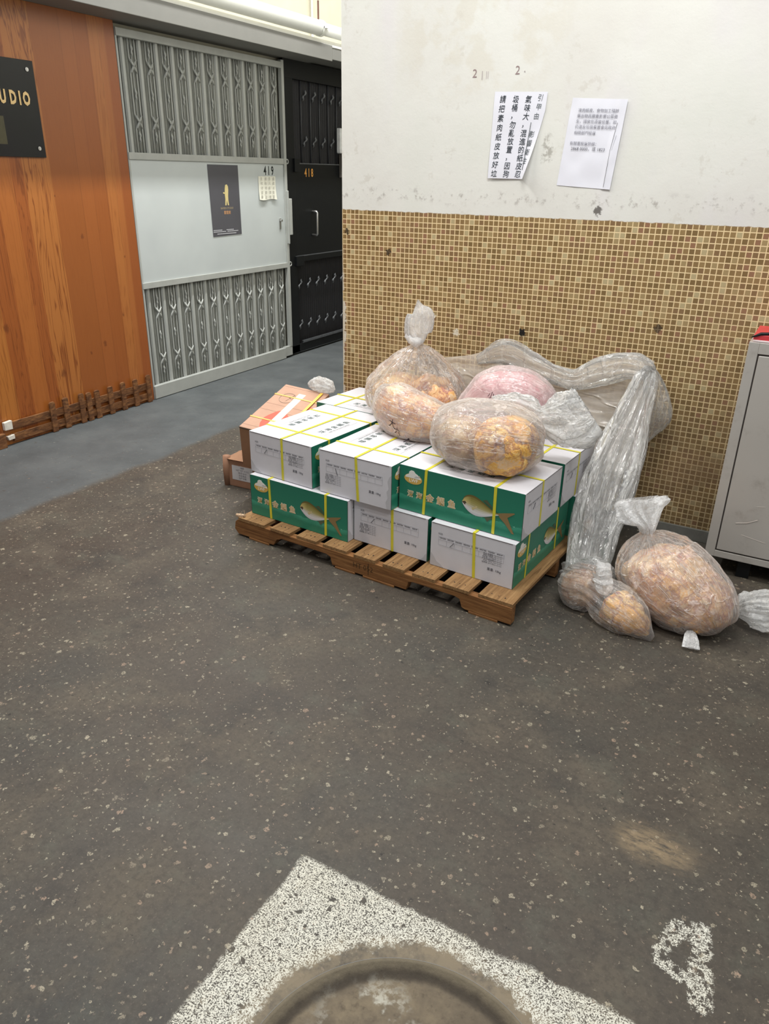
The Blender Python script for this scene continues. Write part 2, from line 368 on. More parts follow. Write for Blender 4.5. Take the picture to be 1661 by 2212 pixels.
def m_raw_wood(name, a, b, c, rough=0.75, stretch=(1.2, 22, 22)):
    t = NT(name); p = t.obj()
    g = t.noise(t.vm('MULTIPLY', p, stretch), 5, 5, 0.65, 0.6)
    g2 = t.noise(p, 7, 4, 0.6)
    col = t.ramp(g, [(0.3, a), (0.5, b), (0.72, c)])
    col = t.mix(t.math('MULTIPLY', t.step(g2, 0.5, 0.8), 0.5), col, a)
    return t.pbr(col, rough, 0.3, 0, t.bump(g, 0.4, 0.003))

def m_film(name, milk=0.25, tint=(0.93, 0.95, 0.95, 1), edge=0.55, scale=26, bumpd=0.006, rough=0.11, streak=0.5, gloss=0.85, stretch=(1, 1, 1), fold=1.0):
    t = NT(name); p = t.vm('MULTIPLY', t.obj(), stretch)
    fo = t.attr('fold')
    fv = t.vm('MULTIPLY', fo, (1.0, 1.0, 0.9))
    wv = t.vm('ADD', p, t.vm('SCALE', t.noise(p, scale*0.35, 3, 0.6, color=True), scale=0.12))
    v1 = t.vor(wv, scale*0.6, 'DISTANCE_TO_EDGE')
    n1 = t.noise(wv, scale*0.7, 5, 0.62)
    f1 = t.noise(t.vm('ADD', fv, t.vm('SCALE', t.noise(p, scale*0.3, 3, color=True), scale=0.35)), 1.7, 4, 0.60)
    f2 = t.math('ABSOLUTE', t.math('SUBTRACT', f1, 0.5)); f2 = t.math('SUBTRACT', 1.0, t.step(f2, 0.0, 0.022))
    rg = t.math('ABSOLUTE', t.math('SUBTRACT', t.noise(t.vm('ADD', wv, (3, 1, 2)), scale*0.34, 3, 0.55), 0.5))
    rg = t.math('SUBTRACT', 1.0, t.step(rg, 0.0, 0.022))
    h = t.math('ADD', t.math('ADD', t.math('MULTIPLY', t.math('MINIMUM', v1, 0.3), 0.9), t.math('MULTIPLY', rg, 0.3)), t.math('MULTIPLY', n1, 1.1))
    h = t.math('ADD', h, t.math('MULTIPLY', t.math('ADD', f1, t.math('MULTIPLY', f2, 0.25)), 1.6*fold))
    nrm = t.bump(h, 0.9, bumpd)
    lw = t.n('LayerWeight', {'Blend': 0.28}).outputs['Facing']
    fine = t.math('MULTIPLY', t.step(t.noise(wv, scale*0.8, 5, 0.72), 0.54, 0.72), 0.8)
    k = t.math('ADD', milk, t.math('MULTIPLY', t.math('POWER', lw, 1.5), edge))
    st = t.math('MAXIMUM', t.math('MAXIMUM', t.math('MULTIPLY', rg, 0.55), fine), t.math('MULTIPLY', f2, 0.9*fold))
    k = t.math('ADD', k, t.math('MULTIPLY', st, streak*0.36), clamp=True)
    d_ = t.n('BsdfDiffuse', {'Color': tuple(min(1, c*0.80) for c in tint[:3])+(1,), 'Normal': nrm}).outputs[0]
    t_ = t.n('BsdfTranslucent', {'Color': tuple(c*0.50 for c in tint[:3])+(1,)}).outputs[0]
    body = t.n('AddShader', {0: d_, 1: t_}).outputs[0]
    tr = t.n('BsdfTransparent', {'Color': (1, 1, 1, 1)}).outputs[0]
    a = t.n('MixShader', {0: k, 1: tr, 2: body}).outputs[0]
    fr = t.n('Fresnel', {'IOR': 1.45, 'Normal': nrm}).outputs[0]
    gl = t.n('BsdfGlossy', {'Color': (1, 1, 1, 1), 'Roughness': rough, 'Normal': nrm}).outputs[0]
    return t.surf(t.n('MixShader', {0: t.math('ADD', t.math('MULTIPLY', fr, gloss), 0.02, clamp=True), 1: a, 2: gl}).outputs[0])

def m_meat(name, cols, crev, scale=22):
    t = NT(name); p = t.obj()
    wv = t.vm('ADD', p, t.vm('SCALE', t.noise(p, 12, 4, 0.65, color=True), scale=0.16))
    v = t.n('TexVoronoi', {'Vector': wv, 'Scale': scale*0.62, 'Randomness': 1.0})
    ed = t.vor(wv, scale*0.62, 'DISTANCE_TO_EDGE')
    rnd = t.white(v.outputs['Color'])
    f = t.math('ADD', t.math('MULTIPLY', rnd, 0.35), t.math('MULTIPLY', t.noise(wv, 12, 5, 0.7, 1.4), 0.75))
    c = t.ramp(f, [(0.22+0.56*i/(len(cols)-1), q) for i, q in enumerate(cols)])
    c = t.mix(t.math('MULTIPLY', t.math('SUBTRACT', 1.0, t.step(ed, 0.0, 0.12)), 0.60), c, crev)
    c = t.mix(t.math('MULTIPLY', t.step(t.noise(wv, 13, 4, 0.7, 0.8), 0.53, 0.64), 0.85), c, crev)
    h = t.math('ADD', t.math('MULTIPLY', t.math('MINIMUM', ed, 0.3), 1.4), t.noise(wv, 40, 4, 0.6))
    return t.pbr(c, 0.36, 0.5, 0, t.bump(h, 0.8, 0.006))

def m_carton_side():
    t = NT('printed_carton_side'); p = t.obj(); x, y, z = t.xyz(p)
    wave = t.math('ADD', t.math('MULTIPLY', t.math('SINE', t.math('MULTIPLY', x, 9.0)), 0.006), t.math('MULTIPLY', t.math('SUBTRACT', t.noise(t.vm('MULTIPLY', p, (1, 1, 4)), 16, 4, 0.6), 0.5), 0.03))
    zz = t.math('ADD', z, wave)
    upc = t.ramp(zz, [(0.06, sc(40, 126, 100)), (0.186, sc(34, 112, 90))])
    loc = t.ramp(t.math('DIVIDE', zz, 0.07), [(0.0, sc(44, 132, 104)), (0.45, sc(38, 122, 96)), (0.8, sc(66, 156, 128)), (1.0, sc(28, 98, 80))])
    col = t.mix(t.step(zz, 0.055, 0.060), loc, upc)
    fo = t.math('MULTIPLY', t.math('MULTIPLY', t.step(t.noise(t.vm('MULTIPLY', p, (1, 1, 3)), 70, 4, 0.7), 0.60, 0.68), t.step(zz, 0.046, 0.056)), t.math('SUBTRACT', 1.0, t.step(zz, 0.058, 0.064)))
    col = t.mix(t.math('MULTIPLY', fo, t.step(x, -0.05, 0.2)), col, sc(150, 205, 185))
    return t.pbr(col, 0.42, 0.5)

WHITE_CARD = plain('white_carton_board', sc(210, 209, 214), 0.6, var=0.03, vscale=18)
GREEN_CARD = m_carton_side()
DARK_GAP = plain('carton_fold_shadow_line', sc(62, 56, 52), 0.9)
STRAP = plain('yellow_strapping', sc(214, 205, 60), 0.35, var=0.06)
KRAFT = plain('brown_cardboard', sc(150, 112, 84), 0.8, var=0.08, vscale=14)
KRAFT_D = plain('brown_cardboard_lower', sc(150, 112, 88), 0.85, var=0.1, vscale=14)
KRAFT_PINK = plain('pinkish_cardboard_top', sc(184, 146, 124), 0.8, var=0.08, vscale=10)
PALLET = m_raw_wood('pallet_timber', sc(98, 64, 36), sc(132, 90, 52), sc(160, 118, 74))
PALLET_L = m_raw_wood('pallet_deck_timber', sc(104, 76, 48), sc(142, 108, 70), sc(168, 134, 92), stretch=(22, 1.2, 22))
BURNT = m_raw_wood('charred_fence_wood', sc(62, 40, 26), sc(112, 74, 46), sc(156, 110, 68), stretch=(6, 3, 12))
PALE_WOOD = plain('pale_cut_wood', sc(196, 168, 138), 0.8)
GREY_METAL = plain('grey_painted_gate', sc(168, 171, 167), 0.45, var=0.06, vscale=12)
GREY_BACK = plain('grey_corrugated_backing', sc(146, 148, 141), 0.6, var=0.10, vscale=8)
WHITE_METAL = None
def m_panel():
    t = NT('pale_grey_gate_panel'); p = t.pos()
    n = t.noise(p, 2.0, 3, 0.6); s_ = t.noise(p, 70, 4, 0.7)
    c = t.ramp(n, [(0.3, sc(184, 191, 192)), (0.7, sc(194, 201, 201))])
    c = t.mix(t.math('MULTIPLY', t.step(s_, 0.74, 0.78), 0.6), c, sc(120, 122, 120))
    return t.pbr(c, 0.4, 0.5)
WHITE_METAL = m_panel()
BLACK_METAL = plain('black_painted_gate', sc(17, 19, 21), 0.45, var=0.15, spec=0.3)
BLACK_BACK = plain('black_corrugated_backing', sc(20, 20, 24), 0.6)
BLACK_LITE = plain('dark_grey_worn_metal', sc(92, 95, 98), 0.35)
CHROME = plain('brushed_steel', sc(190, 190, 188), 0.3, 0.9, var=0.05)
ACRYL = plain('black_acrylic', sc(5, 6, 7), 0.06, var=0.02, spec=0.35)
GOLD = plain('brushed_gold', sc(205, 178, 130), 0.35, 0.6, var=0.05)
PVC = plain('white_pvc', sc(226, 228, 222), 0.4, var=0.02)
CONC = plain('grey_cement', sc(104, 103, 97), 0.85, var=0.16, vscale=20, bump=0.3)
BEAM_GREY = plain('grey_beam', sc(124, 124, 120), 0.7, var=0.04, vscale=6)
BEAM_WHITE = plain('white_ledge', sc(226, 226, 222), 0.6, var=0.02)
CREAM = plain('cream_wall_paint', sc(170, 165, 146), 0.75, var=0.05, vscale=5)
PAPER = plain('white_paper', sc(226, 227, 236), 0.7, var=0.015, vscale=10)
W3 = (1.0, 0.985, 0.975, 1)
FILM = m_film('clear_bag_film', 0.14, W3, 0.60, 20, 0.010, streak=1.05)
FILM_KNOT = m_film('gathered_bag_film', 0.40, (1, 1, 1, 1), 0.55, 45, 0.004, streak=0.9)
FILM_PINK = m_film('pinkish_bag_film', 0.26, (1.0, 0.95, 0.95, 1), 0.55, 20, 0.006, streak=0.8)
FILM_SHEET = m_film('clear_sheet_film', 0.15, (1, 1, 0.98, 1), 0.62, 18, 0.010, streak=0.9, stretch=(1, 1, 0.35))
FILM_PANEL = m_film('hazy_sheet_film', 0.55, (0.74, 0.69, 0.63, 1), 0.30, 8, 0.010, streak=0.5, stretch=(0.5, 1, 1.3))
FILM_CRUMPLE = m_film('crumpled_clear_film', 0.30, (1, 1, 0.99, 1), 0.5, 30, 0.009, streak=1.1)
MEAT_O = m_meat('orange_poultry_fat', [sc(176, 108, 90), sc(232, 172, 118), sc(242, 198, 146), sc(246, 218, 180), sc(244, 186, 104), sc(240, 204, 176)], sc(178, 116, 106), 18)
MEAT_B = m_meat('deep_orange_poultry', [sc(140, 80, 80), sc(226, 150, 74), sc(242, 190, 104), sc(250, 216, 150), sc(240, 178, 76), sc(238, 200, 158)], sc(136, 78, 82), 15)
MEAT_P = m_meat('pink_meat', [sc(206, 120, 130), sc(226, 170, 172), sc(238, 208, 206), sc(232, 190, 190), sc(196, 92, 104)], sc(192, 96, 108), 14)

# ------------------------------------------------------------------ the setting
XL = -1.85
FLOOR = m_floor(); MOS = m_mosaic()
CX, CY, CR = 1.812, -2.712, 0.318
def build_floor():
    mb = MB(); n = 96
    ring = [(CX+CR*math.cos(2*PI*k/n), CY+CR*math.sin(2*PI*k/n)) for k in range(n)]
    X0, X1, Y0, Y1 = -2.4, 6.5, -5.0, 6.0
    outer = []
    for k in range(n):
        a = 2*PI*k/n; dx, dy = math.cos(a), math.sin(a)
        s = min(((X1-CX)/dx if dx > 1e-9 else 1e9), ((X0-CX)/dx if dx < -1e-9 else 1e9), ((Y1-CY)/dy if dy > 1e-9 else 1e9), ((Y0-CY)/dy if dy < -1e-9 else 1e9))
        outer.append((CX+dx*s, CY+dy*s))
    V = [(x, y, 0) for x, y in ring] + [(x, y, 0) for x, y in outer] + [(CX+(CR-0.014)*math.cos(2*PI*k/n), CY+(CR-0.014)*math.sin(2*PI*k/n), -0.0025) for k in range(n)]
    F = []
    for k in range(n):
        j = (k+1) % n
        F.append((k, n+k, n+j, j)); F.append((2*n+k, k, j, 2*n+j))
    # corner triangles
    V2 = [(X0, Y0, 0), (X1, Y0, 0), (X1, Y1, 0), (X0, Y1, 0)]
    mb.add(V, F)
    for c in V2:
        best = min(range(n), key=lambda k: -0 + (Vector(((outer[k][0]+outer[(k+1) % n][0])/2, (outer[k][1]+outer[(k+1) % n][1])/2, 0)) - Vector(c)).length)
        for k in range(n):
            j = (k+1) % n
            a, b = outer[k], outer[j]
            onx = abs(a[0]-b[0]) > 1e-6 and abs(a[1]-b[1]) > 1e-6
            if onx and abs(a[0]-c[0])*abs(a[1]-c[1]) < 1e-6 or (onx and (abs(a[0]-c[0]) < 1e-6 and abs(b[1]-c[1]) < 1e-6)) or (onx and (abs(a[1]-c[1]) < 1e-6 and abs(b[0]-c[0]) < 1e-6)):
                if (abs(a[0]-c[0]) < 1e-6 or abs(a[1]-c[1]) < 1e-6) and (abs(b[0]-c[0]) < 1e-6 or abs(b[1]-c[1]) < 1e-6):
                    mb.add([(a[0], a[1], 0), (c[0], c[1], 0), (b[0], b[1], 0)], [(0, 1, 2)])
    return mb.build('floor', FLOOR, kind='structure')
build_floor()

def m_cover():
    t = NT('cement_filled_cover'); p = t.pos()
    r = t.vm('LENGTH', t.vm('MULTIPLY', t.vm('SUBTRACT', p, (CX, CY, 0)), (1, 1, 0)))
    a = t.noise(p, 7, 5, 0.7); b = t.noise(p, 60, 4, 0.7)
    c = t.ramp(a, [(0.3, sc(84, 76, 64)), (0.5, sc(104, 94, 80)), (0.7, sc(128, 116, 96))])
    c = t.mix(t.math('MULTIPLY', t.step(b, 0.5, 0.75), 0.5), c, sc(62, 54, 46))
    rr = t.math('ADD', r, t.math('MULTIPLY', t.math('SUBTRACT', t.noise(p, 13, 5, 0.7), 0.5), 0.022))
    rim = t.math('MULTIPLY', t.step(rr, 0.272, 0.300), 0.8)
    c = t.mix(rim, c, t.mix(b, sc(128, 118, 98), sc(104, 96, 82)))
    grv = t.math('MULTIPLY', t.step(rr, 0.262, 0.276), t.math('SUBTRACT', 1.0, t.step(rr, 0.280, 0.296)))
    c = t.mix(t.math('MULTIPLY', grv, 0.75), c, sc(52, 46, 40))
    # white paint rubbed onto the cover
    pn = t.step(t.noise(t.vm('ADD', p, (3, 3, 3)), 9, 4, 0.7), 0.50, 0.62)
    loc = t.math('SUBTRACT', 1.0, t.step(t.vm('DISTANCE', p, (1.70, -2.60, 0)), 0.04, 0.15))
    c = t.mix(t.math('MULTIPLY', t.math('MULTIPLY', pn, loc), t.step(b, 0.4, 0.6)), c, sc(190, 188, 176))
    return t.pbr(c, 0.8, 0.3, 0, t.bump(t.math('ADD', b, a), 0.4, 0.005))
def build_cover():
    mb = MB(); n = 96; prof = [(0.0, -0.017), (0.15, -0.018), (0.250, -0.020), (0.262, -0.023), (0.272, -0.024), (0.286, -0.016), (0.298, -0.008), (CR-0.0145, -0.0028), (CR-0.0145, -0.04), (0, -0.04)]
    V = []; F = []
    for r, z in prof:
        for k in range(n): V.append((CX+r*math.cos(2*PI*k/n), CY+r*math.sin(2*PI*k/n), z))
    for i in range(len(prof)-1):
        for k in range(n):
            j = (k+1) % n; F.append((i*n+k, (i+1)*n+k, (i+1)*n+j, i*n+j)[::-1])
    mb.add(V, F)
    o = mb.build('manhole_cover', m_cover(), smooth=True)
    tag(o, 'round cement-filled manhole cover sunk inside the worn white painted square', 'manhole cover')
build_cover()

# mosaic and plaster block
mb = MB(); mb.box(0, 6.5, 0, 3.5, 0, 4.2)
wb = mb.build('wall_back', MOS, bevel=0.004, kind='structure')
mb = MB()
for s_, X, Z in (('2', 0.671, 1.892), ('2', 0.862, 1.897)):
    add_text(mb, s_, frame((X, -0.0012, Z), (1, 0, 0), (0.05, 0, 1)), 0.045, (0.30, 0.22, 0.22))
add_text(mb, '|', frame((0.705, -0.0012, 1.888), (1, 0, 0), (0, 0, 1)), 0.035, (0.42, 0.36, 0.36))
add_text(mb, '||', frame((0.728, -0.0012, 1.888), (1, 0, 0), (0, 0, 1)), 0.03, (0.5, 0.45, 0.45))
add_text(mb, '.', frame((0.893, -0.0012, 1.905), (1, 0, 0), (0, 0, 1)), 0.05, (0.4, 0.35, 0.35))
mb.build('faint_numbers', PEN, wb)
mb = MB(); mb.box(0.0, 6.5, -0.012, 0.0, 0.0, 0.058)
mb.build('baseboard_back', CONC, bevel=0.002, kind='structure')

# left wall behind the gates and the upper wall
mb = MB(); mb.box(-2.3, XL-0.06, -5, 6, 0, 2.6)
mb.build('wall_left', CREAM, kind='structure')
mb = MB(); mb.box(-2.3, -1.80, -5, 6, 2.46, 4.2)
mb.build('wall_left_upper', CREAM, kind='structure')
mb = MB(); mb.box(-2.3, 6.5, 5.9, 6.1, 0, 4.2)
mb.build('wall_far', CREAM, kind='structure')
# beam coloured grey, with a white sloped ledge on top
mb = MB(); mb.box(-2.2, -1.60, -5, 2.40, 2.300, 2.408)
mb.box(-2.2, -1.60, 2.40, 6, 2.312, 2.395)
mb.build('trim_1', BEAM_GREY, bevel=0.003, kind='structure')
mb = MB(); mb.add([(-1.80, -5, 2.408), (-1.601, -5, 2.408), (-1.68, -5, 2.452), (-1.80, -5, 2.452), (-1.80, 6, 2.408), (-1.601, 6, 2.408), (-1.68, 6, 2.452), (-1.80, 6, 2.452)],
               [(0, 3, 2, 1), (4, 5, 6, 7), (0, 1, 5, 4), (1, 2, 6, 5), (2, 3, 7, 6), (3, 0, 4, 7)])
mb.box(-1.75, -1.597, 2.40, 2.9, 2.395, 2.41)
mb.build('trim_2', BEAM_WHITE, kind='structure')

# drain pipe with socket and hanger
pp = thing('drain_pipe', 'thick white drain pipe running along the wall above the grey beam', 'pipe', (-1.62, 1.0, 2.50))
mb = MB(); mb.tube([(-1.62, -5, 2.505), (-1.62, 2.26, 2.505)], 0.052, 32); mb.build('pipe_run', PVC, pp, smooth=True, world=True)
mb = MB(); mb.tube([(-1.62, 2.26, 2.505), (-1.62, 5.5, 2.505)], 0.043, 32); mb.build('pipe_spigot', PVC, pp, smooth=True, world=True)
mb = MB(); mb.tube([(-1.62, 2.24, 2.505), (-1.62, 2.275, 2.505)], 0.056, 32); mb.box(-1.57, -1.55, 2.24, 2.275, 2.50, 2.515); mb.build('pipe_collar', PVC, pp, world=True)
mb = MB(); mb.tube([(-1.62, 2.24, 2.555), (-1.62, 2.24, 2.68)], 0.007, 8); mb.build('hanger_rod', plain('rusty_rod', sc(90, 60, 50), 0.8), pp, world=True)
mb = MB(); mb.tube([(-1.785, 2.40, 2.46), (-1.785, 2.40, 4.0)], 0.010, 8)
tag(mb.build('conduit', PVC, smooth=True), 'thin white vertical conduit on the cream wall beside the pipe hanger', 'conduit')

# ------------------------------------------------------------------ timber wall, sign and fence (left)
WE = [-3.5, -1.4, -1.15, -0.95, -0.80, -0.679, -0.58, -0.47, -0.40, -0.215, -0.01, 0.085, 0.183, 0.262, 0.31, 0.39]
WT = [(167, 95, 41), (146, 79, 32), (172, 100, 43), (153, 85, 34), (180, 112, 49), (150, 79, 32), (169, 98, 43), (152, 81, 34), (176, 110, 53), (146, 81, 36), (152, 85, 39), (148, 81, 36), (172, 106, 53), (165, 98, 49), (144, 76, 36)]
WF = [0.4, 0.8, 0.2, 0.9, 0.5, 0.9, 0.2, 0.9, 1.0, 0.0, 0.0, 0.1, 0.3, 0.1, 0.0]
mb = MB(); mb.box(XL-0.06, XL+0.012, -3.5, 0.388, 0.0, 2.30)
mb.build('wall_left_timber', m_wood(WE, WT, WF), bevel=0.002, kind='structure')

sg = thing('acrylic_sign', 'glossy black acrylic sign with gold studio lettering, screwed to the orange timber wall', 'sign', (XL+0.02, -0.6, 1.78))
mb = MB(); mb.box(XL+0.018, XL+0.026, -1.35, -0.228, 1.550, 2.022); mb.build('plate', ACRYL, sg, bevel=0.001, world=True)
def std(y, z):
    m = MB(); m.tube([(XL+0.012, y, z), (XL+0.031, y, z)], 0.0105, 20); m.tube([(XL+0.031, y, z), (XL+0.033, y, z)], 0.006, 16); m.build('standoff_bolt', CHROME, sg, world=True, bevel=0.001)
std(-0.272, 1.978); std(-0.267, 1.595); std(-1.31, 1.978); std(-1.31, 1.595)
for ch, y in (('S', -0.585), ('T', -0.530), ('U', -0.447), ('D', -0.386), ('I', -0.344), ('O', -0.303)):
    mb = MB()
    for dx in (0.0275, 0.0285, 0.0295):
        add_text(mb, ch, frame((XL+dx, y, 1.834-0.008*(y+0.3)), (0, 1, 0), (0, 0, 1)), 0.088, (1, 1, 1), offset=0.045, sx=0.62)
    mb.build('raised_letter', GOLD, sg, world=True)
mb = MB(); mb.box(XL+0.026, XL+0.028, -0.62, -0.462, 1.61, 1.745); mb.build('lower_emblem', plain('dull_olive_print', sc(70, 66, 40), 0.4), sg, world=True)

fx = XL+0.020
def fence(y0, y1, pk, label):
    f = thing('garden_fence_panel', label, 'fence', (fx, (y0+y1)/2, 0), group='picket fence panels at the foot of the timber wall')
    for z0, z1 in ((0.020, 0.066), (0.092, 0.138)):
        m = MB(); m.box(fx, fx+0.012, y0, y1, z0, z1); m.build('rail', BURNT, f, bevel=0.002, world=True)
    for i, y in enumerate(pk):
        h = 0.192+random.uniform(-0.006, 0.006); ww = 0.019; tl = random.uniform(-0.004, 0.004)
        m = MB()
        pts = [(-ww, 0.002), (ww, 0.002), (ww, h-0.008), (ww*0.6, h), (-ww*0.6, h), (-ww, h-0.008)]
        m.poly(pts, 0.011, frame((fx+0.012, y, 0), (0, 1, tl), (0, -tl, 1)))
        m.build('picket', BURNT, f, bevel=0.0015, world=True)
    return f
fence(-0.755, -0.205, [-0.470, -0.372, -0.250], 'charred low picket fence panel with bare rails, nearest the bottom left corner')
fence(-0.204, 0.345, [-0.192, -0.125, -0.015, 0.095, 0.205, 0.325], 'charred low picket fence panel ending beside the grey folding gate')
FOAM = plain('white_foam', sc(220, 214, 202), 0.8)
mb = MB(); mb.poly([(-0.05, 0), (0.0, -0.002), (0.002, 0.05), (-0.05, 0.046)], 0.02, frame((fx, -0.755, 0.098), (0, 1, 0), (0, 0, 1)))
tag(mb.build('foam_block', FOAM, bevel=0.002), 'larger pale foam block at the left end of the upper fence rail', 'foam', 'foam blocks at the fence end')
mb = MB(); mb.poly([(-0.04, 0), (0.0, 0.002), (0.0, 0.028), (-0.046, 0.024)], 0.02, frame((fx, -0.752, 0.035), (0, 1, 0), (0, 0, 1)))
tag(mb.build('foam_block', FOAM, bevel=0.002), 'smaller pale foam block at the left end of the lower fence rail', 'foam', 'foam blocks at the fence end')
mb = MB(); mb.box(fx, fx+0.03, -0.90, -0.815, 0, 0.085)
tag(mb.build('timber_stub', BURNT, bevel=0.003), 'short dark timber stub on the floor at the left frame edge', 'timber')

# ------------------------------------------------------------------ gate 419 (grey) and gate 418 (black)
def corrugated(y0, y1, z0, z1, x, amp, pitch, name, m, parent):
    mb = MB(); n = int((y1-y0)/pitch); V = []; F = []
    for i in range(n*4+1):
        y = y0+(y1-y0)*i/(n*4); q = (0, 1, 1, 0)[i % 4]*amp
        V += [(x+q, y, z0), (x+q, y, z1)]
    for i in range(n*4): F.append((2*i, 2*i+2, 2*i+3, 2*i+1))
    mb.add(V, F); return mb.build(name, m, parent, world=True)
g9 = thing('door_1', loc=(XL, 1.22, 0), kind='structure')
y0, y1 = 0.393, 2.058
mb = MB()
mb.box(XL-0.01, XL+0.022, y0, y1-0.03, 2.225, 2.268)         # top rail
mb.box(XL-0.01, XL+0.020, y0, y1-0.03, 1.555, 1.596)
mb.box(XL-0.01, XL+0.020, y0, y1-0.03, 0.760, 0.800)
mb.box(XL-0.01, XL+0.026, y0, y1-0.10, 0.004, 0.094)
mb.box(XL-0.01, XL+0.022, y1-0.10, y1, 0.018, 0.100)
mb.box(XL-0.01, XL+0.014, y0-0.002, y0+0.012, 0.0, 2.27)
mb.box(XL-0.01, XL+0.024, y1-0.032, y1, 0.095, 2.282)
mb.build('gate_frame', GREY_METAL, g9, bevel=0.002, world=True)
mb = MB(); mb.box(XL-0.01, XL+0.010, y0+0.012, y1-0.032, 0.80, 1.555); mb.build('solid_panel', WHITE_METAL, g9, bevel=0.001, world=True)
corrugated(y0, y1-0.03, 1.59, 2.23, XL-0.030, 0.014, 0.0237, 'upper_backing', GREY_BACK, g9)
corrugated(y0, y1-0.03, 0.09, 0.765, XL-0.030, 0.014, 0.0237, 'lower_backing', GREY_BACK, g9)
def flat_bar(z0, z1):
    m = MB()
    V = [(0, -0.017, z0), (0.012, -0.010, z0), (0.014, 0, z0), (0.012, 0.010, z0), (0, 0.017, z0)]
    V += [(a, b, z1) for a, b, c in V]
    m.add([(XL-0.014+a, b, c) for a, b, c in V], [(0, 1, 6, 5), (1, 2, 7, 6), (2, 3, 8, 7), (3, 4, 9, 8)])
    return m
def scroll(z0, z1, xs):
    m = MB()
    for s in (-1, 1):
        pts = []; cur = s
        zs = [z0]
        for X in xs: zs += [X-0.034, X-0.022, X, X+0.022, X+0.034]
        zs.append(z1)
        sg_ = s
        pts.append((XL-0.006, sg_*0.026, z0))
        for X in xs:
            for dz, k in ((-0.045, 1), (-0.030, 0.9), (-0.004, 0.15), (0.004, -0.15), (0.030, -0.9), (0.045, -1)):
                pts.append((XL-0.006 + (0.004 if abs(k) < 1 else 0), sg_*0.026*k, X+dz))
            sg_ = -sg_
        pts.append((XL-0.006, sg_*0.026, z1))
        m.tube(pts, 0.0042, 6)
    m.tube([(XL-0.010, 0, z0), (XL-0.010, 0, z1)], 0.0034, 6)
    # flat petals where the rods cross
    for X in xs:
        for a in (0.9, -0.9):
            c, s2 = math.cos(a), math.sin(a)
            m.poly([(-0.044, -0.002), (-0.02, -0.007), (0, -0.005), (0.02, -0.007), (0.044, -0.002), (0.044, 0.002), (0.02, 0.007), (0, 0.005), (-0.02, 0.007), (-0.044, 0.002)], 0.004, frame((XL+0.002, 0, X), (0, c*0.85, math.sin(a)), (0, -math.sin(a), c*0.85)))
    # twisted leaves
    mids = [(a+b)/2 for a, b in zip(xs, xs[1:])] + [xs[0]-0.085, xs[-1]+0.085]
    for Z in mids:
        if Z < z0+0.03 or Z > z1-0.03: continue
        pts = [(XL-0.004, 0.003*math.sin(k*1.9), Z-0.035+k*0.010) for k in range(8)]
        m.tube(pts, [0.001, 0.004, 0.008, 0.004, 0.007, 0.009, 0.005, 0.001], 6)
    return m
for (za, zb, xs) in ((1.596, 2.225, (1.772, 2.079)), (0.094, 0.762, (0.271, 0.588))):
    fb = None; sb = None
    for k in range(12):
        yy = 0.455+0.1427*k
        if fb is None:
            fb = flat_bar(za, zb).build('grille_bar', GREY_METAL, g9, world=True)
            sb = scroll(za, zb, xs).build('scroll_rods', GREY_METAL, g9, world=True, smooth=True)
            fb.location = (0, yy, 0); sb.location = (0, yy+0.0735, 0)
        else:
            if yy < y1-0.05:
                c = fb.copy(); COL.objects.link(c); c.parent = g9; c.location = (0, yy, 0)
            if yy+0.0735 < y1-0.04:
                c = sb.copy(); COL.objects.link(c); c.parent = g9; c.location = (0, yy+0.0735, 0)
    # bars were modelled at y=0 in the world: undo the gate's own offset
for c in [o for o in S.objects if o.parent is g9 and (o.name.startswith('grille_bar') or o.name.startswith('scroll_rods'))]:
    pass
mb = MB()
for k_, ch_ in enumerate('419'): add_text(mb, ch_, frame((XL+0.0112, 1.786+0.047*k_, 1.502), (0, 1, 0), (0, 0, 1)), 0.090, (0.015, 0.02, 0.02), offset=0.018, sx=0.74)
mb.build('unit_number', PEN, g9, world=True)
mb = MB(); mb.tube([(XL+0.01, 1.955, 1.135), (XL+0.035, 1.955, 1.135)], 0.009, 12); mb.box(XL+0.01, XL+0.016, 1.945, 1.965, 1.07, 1.15); mb.build('lock', CHROME, g9, world=True)
mb = MB(); mb.box(XL+0.02, XL+0.05, y1-0.012, y1+0.022, 1.02, 1.30)
mb.box(XL+0.02, XL+0.044, y1-0.024, y1-0.012, 0.95, 1.36); mb.build('pull_handle', GREY_METAL, g9, bevel=0.004, world=True)
for zz in (0.785, 1.575):
    mb = MB(); pts = [(XL+0.012, y1+0.02+0.016*math.cos(a*PI/8), zz+0.016*math.sin(a*PI/8)) for a in range(17)]; mb.tube(pts, 0.005, 6); mb.build('hasp_ring', GREY_METAL, g9, world=True, smooth=True)

g8 = thing('door_2', loc=(XL, 2.6, 0), kind='structure')
a0, a1 = 2.062, 3.25
mb = MB()
mb.box(XL-0.02, XL+0.010, a0, a0+0.125, 0.02, 2.30)
mb.box(XL-0.02, XL+0.012, a0, a1, 2.17, 2.30)
mb.box(XL-0.02, XL+0.010, a0, a1, 0.02, 0.085)
mb.box(XL-0.02, XL+0.010, a1-0.08, a1, 0.02, 2.3)
mb.build('gate_frame', BLACK_METAL, g8, bevel=0.002, world=True)
mb = MB(); mb.box(XL-0.02, XL+0.006, a0+0.125, a1-0.08, 0.835, 1.565); mb.build('solid_panel', BLACK_METAL, g8, world=True)
mb = MB(); mb.box(XL-0.01, XL+0.018, a0+0.10, a1, 0.792, 0.835); mb.build('middle_rail', BLACK_METAL, g8, bevel=0.002, world=True)
mb = MB(); mb.box(XL+0.006, XL+0.012, a0+0.10, a1, 0.836, 0.842); mb.box(XL+0.004, XL+0.008, a0+0.10, a1, 1.560, 1.568); mb.build('rail_edge', BLACK_LITE, g8, world=True)
